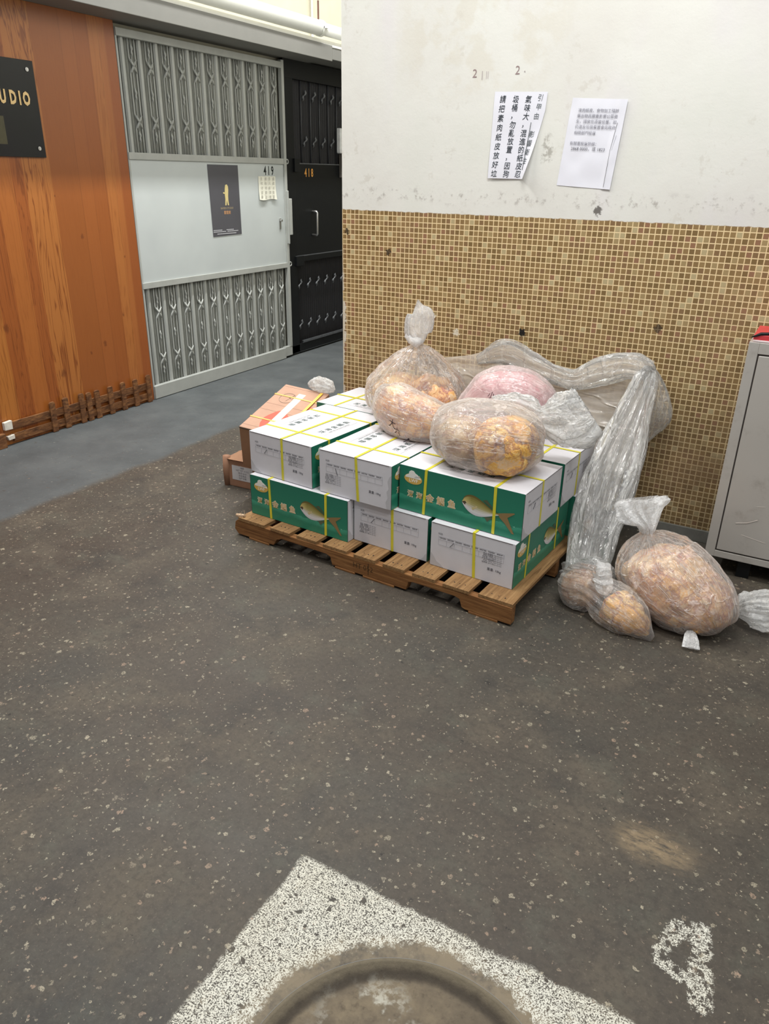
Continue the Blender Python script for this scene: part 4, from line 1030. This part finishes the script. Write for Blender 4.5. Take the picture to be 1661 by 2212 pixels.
lc = thing('brown_carton', 'low brown carton with a white label, standing on the floor under the tilted one', 'carton', (-0.352, -0.590, 0), 0.04, 'brown cartons left of the pallet')
m = MB(); m.box(0.004, 0.36, 0, 0.38, 0, 0.150); m.build('carton_body', KRAFT_D, lc, bevel=0.004)
m = MB(); m.tube([(0.008, 0.006, 0.0), (0.006, 0.004, 0.08), (0.010, 0.006, 0.160)], [0.018, 0.019, 0.020], 12); m.build('bulged_corner', KRAFT_D, lc, smooth=True)
m = MB(); m.box(0.045, 0.175, -0.0012, 0, 0.040, 0.118); m.build('label', plain('grey_white_label', sc(200, 200, 202), 0.5, var=0.03), lc)
m = MB()
for r in range(5): add_text(m, ('净重', 'NET WT 10 KG', '批号 0418', '冷冻食品', '生产日期')[r], frame((0.11, -0.0016, 0.108-0.014*r), (1, 0, 0), (0, 0, 1)), 0.012, (0.2, 0.2, 0.22))
m.build('label_print', INK, lc)
m = MB(); m.add([(0.02, -0.01, 0.150), (0.36, 0.0, 0.150), (0.36, 0.10, 0.158), (0.03, 0.09, 0.165)], [(0, 1, 2, 3)]); m.build('flap', KRAFT, lc)
rc = thing('brown_carton', 'dark brown carton peeking out behind the tilted one near the tiled corner', 'carton', (-0.17, -0.192, 0), 0.0, 'brown cartons left of the pallet')
m = MB(); m.box(0, 0.25, 0, 0.185, 0, 0.222); m.build('carton_body', KRAFT_D, rc, bevel=0.003)

# ------------------------------------------------------------------ plastic bags
def rid(p, s):
    v = noise.noise(p*s); return 1-abs(v)*2
def crumple(p, s):
    d, _ = noise.voronoi(p*s); return (d[1]-d[0])
def catmull(K, t):
    n = len(K)-1; f = t*n; i = min(int(f), n-1); u = f-i
    g = lambda k: K[max(0, min(n, k))]
    out = []
    for a, b, c, d in zip(g(i-1), g(i), g(i+1), g(i+2)):
        out.append(0.5*((2*b)+(-a+c)*u+(2*a-5*b+4*c-d)*u*u+(-a+3*b-3*c+d)*u**3))
    return out
def sweep(K, side, nr=70, ns=96, pleat=0.0, npl=14, amp=0.006, fs=14, zmin=None, closed=(True, True), seed=0, pw=1.0, sharp=0.0, crum=0.0):
    """K: rings (x, y, z, a, b, pleat weight); side: reference axis for a"""
    mb = MB(); V = []; F = []; side = Vector(side).normalized(); off = Vector((seed*3.1, seed*1.7, seed))
    R = [catmull(K, i/nr) for i in range(nr+1)]
    for i, r in enumerate(R):
        c = Vector(r[:3]); a = max(r[3], 0.0005); b = max(r[4], 0.0005); plw = r[5]
        tg = (Vector(R[min(i+1, nr)][:3]) - Vector(R[max(i-1, 0)][:3])).normalized()
        A = (side - tg*side.dot(tg)).normalized(); B = tg.cross(A)
        for k in range(ns):
            th = 2*PI*k/ns
            cs, sn = math.cos(th), math.sin(th)
            q = 1.0
            if pleat:
                ph = th*npl/2 + 1.7*noise.noise(Vector((cs*1.5, sn*1.5, i*0.02+seed)))*2
                q += pleat*plw*(abs(math.sin(ph))-0.5)*1.4 + pleat*plw*0.5*noise.noise(Vector((cs*6, sn*6, i*0.03+seed)))
            p = c + A*(cs*a*q) + B*(sn*b*q)
            nn = (A*cs/a + B*sn/b).normalized()
            d = amp*(noise.noise((p+off)*fs*0.5)*1.2 + 0.6*rid(p+off, fs) - 0.3) * min(1, min(a, b)/0.03)
            if crum: d += crum*(crumple(p+off, fs*0.9)-0.4)*min(1, max(a, b)/0.03) + crum*0.5*(crumple(p+off, fs*2.1)-0.4)
            p = p + nn*d
            if zmin is not None and p.z < zmin+0.002: p.z = zmin+0.002+0.0006*noise.noise(p*40)
            V.append(p)
    for i in range(nr):
        for k in range(ns):
            j = (k+1) % ns; F.append((i*ns+k, i*ns+j, (i+1)*ns+j, (i+1)*ns+k))
    if closed[0]: F.append(tuple(range(ns))[::-1])
    if closed[1]: F.append(tuple(nr*ns+k for k in range(ns)))
    mb.add(V, F); mb.fold = [(math.cos(2*PI*(q % ns)/ns)*npl/9.0, math.sin(2*PI*(q % ns)/ns)*npl/9.0, (q//ns)/nr) for q in range(len(V))]; return mb
def on_film(film, parent, ch, M, size, shear=0.0):
    from mathutils.bvhtree import BVHTree
    me = film.data; W = parent.matrix_basis
    bv = BVHTree.FromPolygons([W @ v.co for v in me.vertices], [tuple(p.vertices) for p in me.polygons])
    V, F = text_geo(ch, 0.004); n = (M.to_3x3() @ Vector((0, 0, 1))).normalized(); out = []
    for x, y, z in V:
        q = M @ Vector(((x+shear*y)*size, y*size, 0)); hit = bv.ray_cast(q + n*0.15, -n, 0.4)
        out.append(tuple((hit[0] if hit[0] is not None else q) + n*0.0025))
    m = MB(); m.add(out, F, None, (0.03, 0.02, 0.03)); return m.build('marker_writing', PEN, parent, world=True)
def lump(center, rad, rot, name, mat, parent, zmin=None, amp=0.018, fs=20, seed=0, power=1.0, n=72):
    mb = MB(); V = []; F = []; R3 = Matrix.Rotation(rot, 3, 'Z') if not isinstance(rot, Matrix) else rot
    off = Vector((seed*2.3, seed, seed*0.7)); c = Vector(center); m_ = n//2
    for i in range(m_+1):
        ph = PI*i/m_
        for k in range(n):
            th = 2*PI*k/n
            d = Vector((math.sin(ph)*math.cos(th), math.sin(ph)*math.sin(th), math.cos(ph)))
            if power != 1.0: d = Vector([math.copysign(abs(t_)**power, t_) for t_ in d])
            p = Vector((d.x*rad[0], d.y*rad[1], d.z*rad[2])); q = p+off
            dd, _ = noise.voronoi(q*fs)
            h = (0.55-dd[0])*amp*1.3 + noise.noise(q*9)*amp*0.8 + noise.noise(q*45)*amp*0.18
            p = R3 @ (p + d.normalized()*h) + c
            if zmin is not None and p.z < zmin+0.004: p.z = zmin+0.004
            V.append(p)
    for i in range(m_):
        for k in range(n):
            j = (k+1) % n; F.append((i*n+k, (i+1)*n+k, (i+1)*n+j, i*n+j))
    mb.add(V, F); return mb.build(name, mat, parent, smooth=True, world=True)
def fill(K, side, scale, name, mat, parent, zmin, amp=0.012, fs=12, seed=0, t0=0.06, t1=0.94):
    n = 9; KK = []
    for i in range(n):
        r = catmull(K, t0+(t1-t0)*i/(n-1)); f = 1.0 if 0 < i < n-1 else 0.35
        KK.append((r[0], r[1], r[2]-0.002, max(r[3]*scale*f, 0.004), max(r[4]*scale*f, 0.004), 0))
    m = sweep(KK, side, 70, 96, 0, 14, 0.002, 20, zmin+0.003, seed=seed)
    off = Vector((seed*1.3, seed*0.4, seed)); V = []; c = sum((Vector(p) for p in m.v), Vector())/len(m.v)
    for p in m.v:
        p = Vector(p); d, _ = noise.voronoi((p+off)*fs); q = (p-Vector((c.x, c.y, p.z*0.3+c.z*0.7)))
        ax = q.normalized() if q.length > 1e-6 else Vector((0, 0, 1))
        p = p - ax*amp*(d[0]*1.6-0.25) + ax*amp*0.25*noise.noise(p*45)
        if p.z < zmin+0.004: p.z = zmin+0.004
        V.append(tuple(p))
    m.v = V; m.fold = None
    return m.build(name, mat, parent, smooth=True, world=True)
ZT = ZP+0.0012+2*(BH+0.003)+0.001     # top of the upper cartons
GB = 'bags of meat on the cartons'; GF = 'bags of poultry on the floor'
VIEW = (cy, sy, 0)                     # across the line of sight

# knotted upright bag at the back
b1 = thing('poultry_bag', 'tall knotted clear bag of pale orange poultry at the back left of the cartons', 'plastic bag', (0.60, -0.30, ZT), group=GB)
K = [(0.60, -0.30, ZT+0.004, 0.02, 0.02, 0), (0.60, -0.30, ZT+0.004, 0.14, 0.11, 0), (0.60, -0.30, ZT+0.03, 0.205, 0.145, .1), (0.595, -0.30, ZT+0.09, 0.232, 0.155, .25), (0.597, -0.30, ZT+0.15, 0.212, 0.145, .5),
     (0.600, -0.305, ZT+0.21, 0.165, 0.115, .8), (0.604, -0.31, ZT+0.265, 0.105, 0.08, 1), (0.607, -0.315, ZT+0.300, 0.060, 0.050, 1), (0.608, -0.318, ZT+0.320, 0.024, 0.022, 1), (0.609, -0.32, ZT+0.340, 0.019, 0.018, 1)]
sweep(K, VIEW, 90, 120, 0.16, 26, 0.006, 15, ZT, seed=1, crum=0.003).build('bag_film', FILM, b1, smooth=True, world=True)
K = [(0.609, -0.32, ZT+0.330, 0.019, 0.018, 1), (0.607, -0.32, ZT+0.350, 0.030, 0.022, 1), (0.602, -0.32, ZT+0.375, 0.048, 0.026, 1), (0.606, -0.32, ZT+0.405, 0.056, 0.022, .8), (0.614, -0.32, ZT+0.435, 0.060, 0.012, .5), (0.618, -0.32, ZT+0.462, 0.050, 0.009, .4), (0.606, -0.32, ZT+0.490, 0.022, 0.005, .2), (0.598, -0.32, ZT+0.520, 0.002, 0.001, .0)]
sweep(K, VIEW, 50, 64, 0.30, 12, 0.005, 26, None, seed=2, crum=0.002).build('tied_top', FILM_KNOT, b1, smooth=True, world=True)
m = MB(); sweep_k = [(0.560, -0.34, ZT+0.365), (0.585, -0.345, ZT+0.345), (0.610, -0.342, ZT+0.335), (0.632, -0.33, ZT+0.345)]
m.tube(sweep_k, [0.016, 0.020, 0.024, 0.012], 14); m.build('knot', FILM_KNOT, b1, smooth=True, world=True)
lump((0.50, -0.30, ZT+0.088), (0.115, 0.125, 0.088), 0.3, 'poultry', m_meat('pale_poultry_skin', [sc(238, 214, 178), sc(240, 204, 150), sc(236, 196, 150), sc(240, 222, 192)], sc(190, 140, 120), 9), b1, ZT, 0.014, 10, 3)
lump((0.68, -0.31, ZT+0.088), (0.130, 0.125, 0.088), 0.3, 'poultry', MEAT_O, b1, ZT, 0.018, 12, 4)

# pillow-shaped bag in front of it
b2 = thing('poultry_bag', 'pillow-shaped bag of orange poultry with black marker writing, leaning on the knotted bag', 'plastic bag', (0.74, -0.60, ZT), group=GB)
K = [(0.530, -0.535, ZT+0.155, 0.006, 0.02, 0), (0.543, -0.54, ZT+0.145, 0.050, 0.035, .3), (0.600, -0.575, ZT+0.108, 0.108, 0.080, .5), (0.685, -0.605, ZT+0.088, 0.120, 0.100, .4), (0.780, -0.620, ZT+0.080, 0.110, 0.105, .3), (0.875, -0.620, ZT+0.074, 0.086, 0.085, .3), (0.945, -0.610, ZT+0.064, 0.048, 0.045, .5), (0.975, -0.605, ZT+0.055, 0.006, 0.010, .3)]
F2 = sweep(K, (0, 0, 1), 80, 110, 0.06, 18, 0.005, 13, ZT, seed=5, crum=0.003).build('bag_film', FILM, b2, smooth=True, world=True)
fill(K, (0, 0, 1), 0.93, 'poultry', MEAT_O, b2, ZT, 0.014, 14, 6, 0.14, 0.93)
m = MB()
Mw = frame((0.712, -0.712, ZT+0.048), (0.92, -0.15, -0.30), (0.22, 0.30, 0.95))
for ch, dx, dy, s_ in (('大', -0.02, 0.01, 0.040), ('六', 0.010, -0.008, 0.032), ('火', 0.068, -0.020, 0.026)):
    on_film(F2, b2, ch, Mw @ T((dx, dy, 0)), s_)

# pinkish bag behind
b3 = thing('poultry_bag', 'pinkish white bag of meat with black scribble, behind the front bag', 'plastic bag', (1.06, -0.36, ZT), group=GB)
K = [(0.800, -0.42, ZT+0.012, 0.006, 0.006, 0), (0.850, -0.41, ZT+0.035, 0.035, 0.03, .5), (0.915, -0.385, ZT+0.085, 0.085, 0.075, .5), (0.99, -0.36, ZT+0.125, 0.135, 0.115, .4), (1.07, -0.34, ZT+0.140, 0.150, 0.13, .3), (1.15, -0.32, ZT+0.125, 0.135, 0.12, .3), (1.22, -0.30, ZT+0.09, 0.095, 0.09, .4), (1.255, -0.29, ZT+0.07, 0.02, 0.03, .3)]
F3 = sweep(K, (0, 0, 1), 80, 110, 0.05, 20, 0.006, 12, ZT, seed=8, crum=0.003).build('bag_film', FILM_PINK, b3, smooth=True, world=True)
fill(K, (0, 0, 1), 0.92, 'meat', MEAT_P, b3, ZT, 0.012, 12, 9, 0.14, 0.93)
m = MB()
Mw = frame((1.035, -0.452, ZT+0.150), (0.93, -0.05, 0.06), (0.0, 0.45, 0.9))
for ch, dx, dy, s_ in (('公', -0.030, -0.02, 0.040), ('斤', 0.012, -0.02, 0.045), ('小', 0.0, 0.022, 0.030)):
    on_film(F3, b3, ch, Mw @ T((dx, dy, 0)), s_, 0.2)

# big front bag with crumpled open end to the right
b4 = thing('poultry_bag', 'large clear bag of deep orange poultry at the carton edge, its crumpled end pointing right', 'plastic bag', (1.15, -0.78, ZT), group=GB)
K = [(0.945, -0.815, ZT+0.088, 0.010, 0.02, 0), (0.958, -0.815, ZT+0.090, 0.078, 0.080, .3), (1.01, -0.805, ZT+0.104, 0.118, 0.130, .3), (1.09, -0.800, ZT+0.118, 0.134, 0.165, .2), (1.17, -0.795, ZT+0.120, 0.136, 0.175, .2), (1.25, -0.780, ZT+0.114, 0.130, 0.160, .3), (1.315, -0.760, ZT+0.100, 0.108, 0.120, .5), (1.350, -0.745, ZT+0.09, 0.06, 0.06, .6), (1.360, -0.74, ZT+0.09, 0.01, 0.01, .5)]
sweep(K, (0, 0, 1), 90, 120, 0.05, 18, 0.006, 11, ZT, seed=11, crum=0.004).build('bag_film', FILM, b4, smooth=True, world=True)
K = [(1.12, -0.67, ZT+0.215, 0.020, 0.03, 1), (1.19, -0.665, ZT+0.225, 0.034, 0.035, 1), (1.26, -0.655, ZT+0.205, 0.040, 0.035, 1), (1.31, -0.650, ZT+0.190, 0.034, 0.030, 1), (1.36, -0.645, ZT+0.190, 0.070, 0.045, 1), (1.41, -0.64, ZT+0.192, 0.092, 0.050, 1), (1.45, -0.64, ZT+0.200, 0.098, 0.040, 1), (1.482, -0.64, ZT+0.215, 0.080, 0.022, 1), (1.495, -0.64, ZT+0.225, 0.055, 0.006, 1)]
sweep(K, (0, 0, 1), 70, 110, 0.55, 9, 0.016, 14, ZT, closed=(True, False), seed=12, crum=0.012).build('crumpled_end', FILM_CRUMPLE, b4, smooth=True, world=True)
lump((1.238, -0.805, ZT+0.098), (0.118, 0.140, 0.102), 0.05, 'poultry', MEAT_B, b4, ZT, 0.014, 13, 13, 0.78)
lump((1.050, -0.795, ZT+0.090), (0.098, 0.125, 0.090), 0.0, 'poultry', m_meat('dull_poultry', [sc(206, 180, 146), sc(214, 190, 156), sc(190, 150, 110), sc(222, 204, 176)], sc(160, 120, 110), 16), b4, ZT, 0.014, 18, 14)

# floor: large knotted bag
b6 = thing('poultry_bag', 'large knotted bag of orange poultry slumped on the floor between pallet and metal cabinet', 'plastic bag', (1.93, -0.75, 0), group=GF)
K = [(1.778, -0.700, 0.318, 0.018, 0.018, 1), (1.778, -0.700, 0.300, 0.028, 0.028, 1), (1.785, -0.700, 0.275, 0.080, 0.075, 1), (1.800, -0.700, 0.235, 0.135, 0.112, .8), (1.832, -0.708, 0.188, 0.160, 0.135, .5), (1.885, -0.725, 0.148, 0.168, 0.148, .3),
     (1.945, -0.750, 0.120, 0.165, 0.145, .25), (2.008, -0.778, 0.095, 0.150, 0.130, .25), (2.056, -0.806, 0.070, 0.115, 0.098, .3), (2.080, -0.825, 0.045, 0.060, 0.05, .5), (2.090, -0.83, 0.035, 0.008, 0.008, .3)]
sweep(K, (0.5, 0.85, 0.3), 100, 130, 0.10, 22, 0.006, 13, 0.0, seed=21, crum=0.003).build('bag_film', FILM, b6, smooth=True, world=True)
fill(K, (0.5, 0.85, 0.3), 0.92, 'poultry', MEAT_O, b6, 0.0, 0.022, 12, 23, 0.26, 0.95)
K = [(1.778, -0.700, 0.300, 0.022, 0.020, 1), (1.775, -0.700, 0.325, 0.030, 0.024, 1), (1.768, -0.700, 0.345, 0.042, 0.026, 1), (1.752, -0.700, 0.375, 0.070, 0.024, 1), (1.742, -0.700, 0.405, 0.080, 0.020, 1), (1.738, -0.700, 0.428, 0.074, 0.014, 1)]
sweep(K, VIEW, 50, 80, 0.45, 9, 0.010, 22, None, closed=(True, False), seed=22, crum=0.008).build('tied_top', FILM_KNOT, b6, smooth=False, world=True)
K = [(2.005, -0.885, 0.040, 0.014, 0.010, 1), (2.012, -0.915, 0.030, 0.020, 0.010, 1), (2.018, -0.945, 0.014, 0.024, 0.005, 1)]
sweep(K, (1, 0.3, 0), 14, 30, 0.4, 7, 0.006, 30, 0.0, seed=24, crum=0.004).build('bottom_corner', FILM_KNOT, b6, world=True)

# floor: small bag
DX5 = (-0.012, -0.018)
b5 = thing('poultry_bag', 'small bag of yellow poultry on the floor, left of the large knotted one', 'plastic bag', (1.70, -0.83, 0), group=GF)
K = [(1.516, -0.805, 0.035, 0.008, 0.01, 0), (1.545, -0.79, 0.045, 0.050, 0.045, .4), (1.576, -0.820, 0.065, 0.088, 0.080, .5), (1.626, -0.835, 0.078, 0.088, 0.080, .8), (1.666, -0.855, 0.080, 0.070, 0.070, 1), (1.706, -0.875, 0.070, 0.082, 0.080, .8), (1.761, -0.900, 0.058, 0.085, 0.085, .4), (1.816, -0.920, 0.045, 0.068, 0.068, .3), (1.861, -0.940, 0.025, 0.035, 0.030, .4), (1.891, -0.955, 0.012, 0.020, 0.004, .4)]
sweep(K, (0, 0, 1), 80, 110, 0.10, 18, 0.006, 15, 0.0, seed=31, crum=0.004).build('bag_film', FILM, b5, smooth=True, world=True)
fill(K, (0, 0, 1), 0.92, 'poultry', MEAT_B, b5, 0.0, 0.014, 15, 33, 0.54, 0.93)
fill(K, (0, 0, 1), 0.88, 'poultry', m_meat('beige_poultry', [sc(206, 172, 136), sc(212, 180, 146), sc(196, 150, 110)], sc(160, 116, 92), 12), b5, 0.0, 0.010, 14, 34, 0.14, 0.44)
K = [(1.651, -0.865, 0.135, 0.012, 0.012, 1), (1.666, -0.870, 0.145, 0.040, 0.03, 1), (1.681, -0.865, 0.152, 0.052, 0.032, 1), (1.701, -0.855, 0.155, 0.045, 0.028, 1)]
sweep(K, (0.3, 0.2, 1), 30, 60, 0.5, 12, 0.010, 26, None, closed=(True, False), seed=32, crum=0.008).build('tied_top', FILM_KNOT, b5, world=True)

# floor: empty crumpled bag to the right
K = [(2.130, -0.660, 0.040, 0.020, 0.02, 1), (2.155, -0.655, 0.060, 0.055, 0.060, 1), (2.200, -0.645, 0.070, 0.070, 0.085, 1), (2.290, -0.62, 0.070, 0.072, 0.090, 1), (2.400, -0.60, 0.060, 0.060, 0.080, 1), (2.48, -0.58, 0.04, 0.02, 0.03, 1)]
o = sweep(K, (0, 0, 1), 90, 90, 0.12, 16, 0.012, 18, 0.0, seed=41, crum=0.012).build('crumpled_plastic_bag', FILM_CRUMPLE, smooth=False)
tag(o, 'empty crumpled clear plastic bag on the floor at the right frame edge', 'plastic bag')
# small crumpled film on the tilted brown carton
K = [(-0.060, -0.235, 0.492, 0.010, 0.01, 1), (-0.050, -0.220, 0.494, 0.026, 0.03, 1), (-0.015, -0.205, 0.496, 0.038, 0.04, 1), (0.035, -0.200, 0.488, 0.034, 0.04, 1), (0.070, -0.195, 0.472, 0.012, 0.01, 1)]
o = sweep(K, (0, 0, 1), 40, 50, 0.25, 11, 0.008, 26, None, seed=43, crum=0.010).build('crumpled_plastic_wrap', FILM_CRUMPLE, smooth=False)
tag(o, 'small ball of crumpled clear wrap on the far end of the tilted brown carton', 'plastic wrap')

# ------------------------------------------------------------------ big plastic sheet behind and beside the stack
def sheet():
    mb = MB()
    # hanging panel
    top = [(0.54, -0.035, 0.675), (0.66, -0.045, 0.695), (0.77, -0.05, 0.722), (0.86, -0.055, 0.765), (0.935, -0.06, 0.800), (1.01, -0.06, 0.775), (1.10, -0.06, 0.742), (1.19, -0.06, 0.722), (1.28, -0.06, 0.716), (1.36, -0.06, 0.760), (1.45, -0.065, 0.805), (1.53, -0.07, 0.812), (1.60, -0.08, 0.800)]
    nx, nz = 150, 60; V = []; F = []
    for i in range(nx+1):
        t = i/nx; p = Vector(catmull(top, t))
        for j in range(nz+1):
            u = j/nz
            z = p.z + ((0.478 if p.x < 0.70 else 0.29)-p.z)*u
            y = p.y - 0.12*u*(0.4+0.6*math.sin(PI*t)) + 0.012*noise.noise(Vector((p.x*5, z*3, 1))) + 0.006*rid(Vector((p.x*2.0, z*7.0, 3)), 3.0)
            V.append(Vector((p.x, min(y, -0.016), z)))
    for i in range(nx):
        for j in range(nz): F.append((i*(nz+1)+j, i*(nz+1)+j+1, (i+1)*(nz+1)+j+1, (i+1)*(nz+1)+j))
    mb.add(V, F, mi=1)
    # folded rim
    K = [(x_, y_-0.02, z_-0.030, 0.030, 0.012, 1) for x_, y_, z_ in top[3:12:2]] 
    K = [(0.80, -0.07, 0.70, 0.02, 0.01, 1), (0.935, -0.08, 0.750, 0.055, 0.014, 1), (1.06, -0.085, 0.715, 0.050, 0.016, 1), (1.18, -0.09, 0.685, 0.040, 0.018, 1), (1.28, -0.09, 0.675, 0.042, 0.02, 1), (1.38, -0.09, 0.725, 0.055, 0.02, 1), (1.48, -0.10, 0.765, 0.050, 0.022, 1), (1.565, -0.11, 0.765, 0.040, 0.025, 1), (1.61, -0.11, 0.755, 0.02, 0.01, 1)]
    r = sweep(K, (0, 0, 1), 120, 50, 0.30, 8, 0.010, 12, None, seed=51, crum=0.004); FD = [(0, 0, 0)]*len(mb.v) + r.fold; mb.add(r.v, r.f)
    # falling column at the right of the pallet
    K = [(1.590, -0.10, 0.775, 0.020, 0.014, 1), (1.585, -0.13, 0.720, 0.045, 0.022, 1), (1.570, -0.20, 0.600, 0.060, 0.026, 1), (1.555, -0.28, 0.480, 0.078, 0.030, 1), (1.545, -0.37, 0.360, 0.088, 0.032, 1), (1.545, -0.46, 0.240, 0.086, 0.034, 1), (1.550, -0.56, 0.130, 0.075, 0.036, 1), (1.570, -0.66, 0.060, 0.072, 0.045, 1), (1.585, -0.72, 0.030, 0.06, 0.035, 1)]
    r = sweep(K, VIEW, 130, 90, 0.42, 13, 0.007, 7, 0.0, seed=52, crum=0.002); FD += r.fold; mb.add(r.v, r.f)
    # ragged flap standing off to the right
    K = [(1.585, -0.10, 0.775, 0.020, 0.010, 1), (1.615, -0.10, 0.700, 0.042, 0.012, 1), (1.640, -0.10, 0.620, 0.052, 0.014, 1), (1.650, -0.10, 0.560, 0.058, 0.010, .8), (1.625, -0.10, 0.500, 0.040, 0.006, .6), (1.590, -0.10, 0.400, 0.010, 0.004, .5)]
    r = sweep(K, VIEW, 60, 44, 0.30, 9, 0.008, 16, None, seed=53, crum=0.004); FD += r.fold; mb.add(r.v, r.f)
    # bunched foot
    K = [(1.480, -0.640, 0.025, 0.012, 0.02, 1), (1.515, -0.67, 0.045, 0.045, 0.05, 1), (1.565, -0.70, 0.060, 0.058, 0.055, 1), (1.63, -0.70, 0.065, 0.062, 0.05, 1), (1.68, -0.69, 0.05, 0.03, 0.03, 1)]
    r = sweep(K, (0, 0, 1), 50, 50, 0.35, 13, 0.010, 22, 0.0, seed=54, crum=0.010); FD += r.fold; mb.add(r.v, r.f)
    mb.fold = FD
    o = mb.build('plastic_sheet', [FILM_SHEET, FILM_PANEL], smooth=True)
    tag(o, 'large crumpled clear plastic sheet hanging behind the cartons and down to the floor', 'plastic sheet')
sheet()

# ------------------------------------------------------------------ metal cabinet
STEEL = (lambda: (lambda t: t.pbr(
    t.mix(t.math('MULTIPLY', t.step(t.noise(t.vm('MULTIPLY', t.obj(), (1, 1, 1)), 9, 5, 0.7), 0.5, 0.8), 0.5),
          t.mix(t.noise(t.obj(), 2.0, 3, 0.6), sc(186, 180, 172), sc(200, 196, 190)), sc(142, 132, 122)),
    0.42, 0.5, 0.35, t.bump(t.noise(t.vm('MULTIPLY', t.obj(), (1, 1, 30)), 12, 3, 0.6), 0.05, 0.002)))(NT('scuffed_steel')))()
cb = thing('metal_cabinet', 'scuffed stainless steel cabinet on short legs against the mosaic wall', 'cabinet', (2.27, -0.16, 0))
x0c, x1c, yf = 1.958, 2.60, -0.302
m = MB(); m.box(x0c, x1c, yf+0.006, -0.016, 0.082, 0.958); m.build('body', STEEL, cb, bevel=0.003, world=True)
m = MB()
m.box(x0c, x0c+0.036, yf, yf+0.006, 0.082, 0.958); m.box(x1c-0.036, x1c, yf, yf+0.006, 0.082, 0.958)
m.box(x0c+0.036, x1c-0.036, yf, yf+0.006, 0.917, 0.958); m.box(x0c+0.036, x1c-0.036, yf, yf+0.006, 0.082, 0.110)
m.build('front_frame', STEEL, cb, bevel=0.0015, world=True)
m = MB(); m.box(x0c+0.036, x1c-0.036, yf+0.0045, yf+0.0062, 0.110, 0.917); m.build('door_gap', DARK_GAP, cb, world=True)
m = MB(); m.box(x0c+0.041, x1c-0.041, yf-0.001, yf+0.006, 0.116, 0.911); m.build('door', STEEL, cb, bevel=0.0025, world=True)
SCR = plain('bright_scratch', sc(190, 180, 172), 0.4)
m = MB(); m.tube([(x0c+0.090, yf-0.0015, 0.245), (x0c+0.13, yf-0.0015, 0.255), (x0c+0.165, yf-0.0015, 0.275)], 0.0015, 5, col=(0.2, 0.15, 0.12))
for a_, b_ in (((0.15, 0.33), (0.18, 0.335)), ((0.24, 0.28), (0.28, 0.27)), ((0.12, 0.20), (0.21, 0.185))):
    m.build('scratch', SCR, cb, world=True); m = MB(); m.tube([(x0c+a_[0], yf-0.0012, a_[1]), (x0c+b_[0], yf-0.0012, b_[1])], 0.0008, 5)
m.build('scratch', SCR, cb, world=True)
for xx in (x0c+0.13, x1c-0.16):
    for yy in (yf+0.03, -0.09):
        m = MB(); m.box(xx, xx+0.05, yy, yy+0.05, 0, 0.082); m.build('leg', BLACK_METAL, cb, bevel=0.002, world=True)
rb = thing('red_box', 'flat red and white box lying on top of the metal cabinet', 'box', (2.2, -0.17, 0.96))
m = MB(); m.box(1.968, 2.42, -0.292, -0.075, 0.9595, 0.985)
m.build('body', plain('red_card', sc(206, 60, 66), 0.4, var=0.08), rb, bevel=0.003, world=True)
m = MB(); m.box(2.040, 2.052, -0.290, -0.077, 0.985, 0.9862, col=(0.9, 0.75, 0.74)); m.box(1.968, 2.42, -0.2935, -0.2915, 0.960, 0.966, col=(0.92, 0.78, 0.78)); m.box(2.045, 2.42, -0.292, -0.280, 0.985, 0.9862, col=(0.9, 0.78, 0.78))
m.build('white_stripes', INK, rb, world=True)
m = MB(); m.tube([(1.962, -0.300, 0.975), (1.99, -0.29, 0.988), (2.02, -0.285, 0.990), (2.045, -0.288, 0.986)], [0.002, 0.006, 0.006, 0.002], 8)
tag(m.build('dark_strip', BLACK_METAL, smooth=True), 'thin dark strip lying on the corner of the red box', 'strip')

# ------------------------------------------------------------------ details that belong to a part go one level below it
HOST = {'scratch': 'door', 'label_print': 'label', 'raised_letter': 'plate', 'lower_emblem': 'plate', 'handwriting_column': 'sheet', 'handwriting': 'sheet',
        'pen_stroke': 'sheet', 'printed_lines': 'sheet', 'print': 'sheet', 'marker_writing': 'bag_film', 'knot': 'tied_top', 'white_stripes': 'body',
        'printing': 'carton_body', 'lid_fold': 'carton_body', 'burnt_stamp': 'stringer', 'lock': 'solid_panel', 'unit_number': 'solid_panel', 'door_gap': 'body'}
base_ = lambda o: o.name.split('.')[0]
for o in list(S.objects):
    if o.parent is not None and o.parent.parent is None and base_(o) in HOST:
        hosts = [q for q in S.objects if q.parent is o.parent and base_(q) == HOST[base_(o)]]
        if hosts: o.parent = hosts[0]
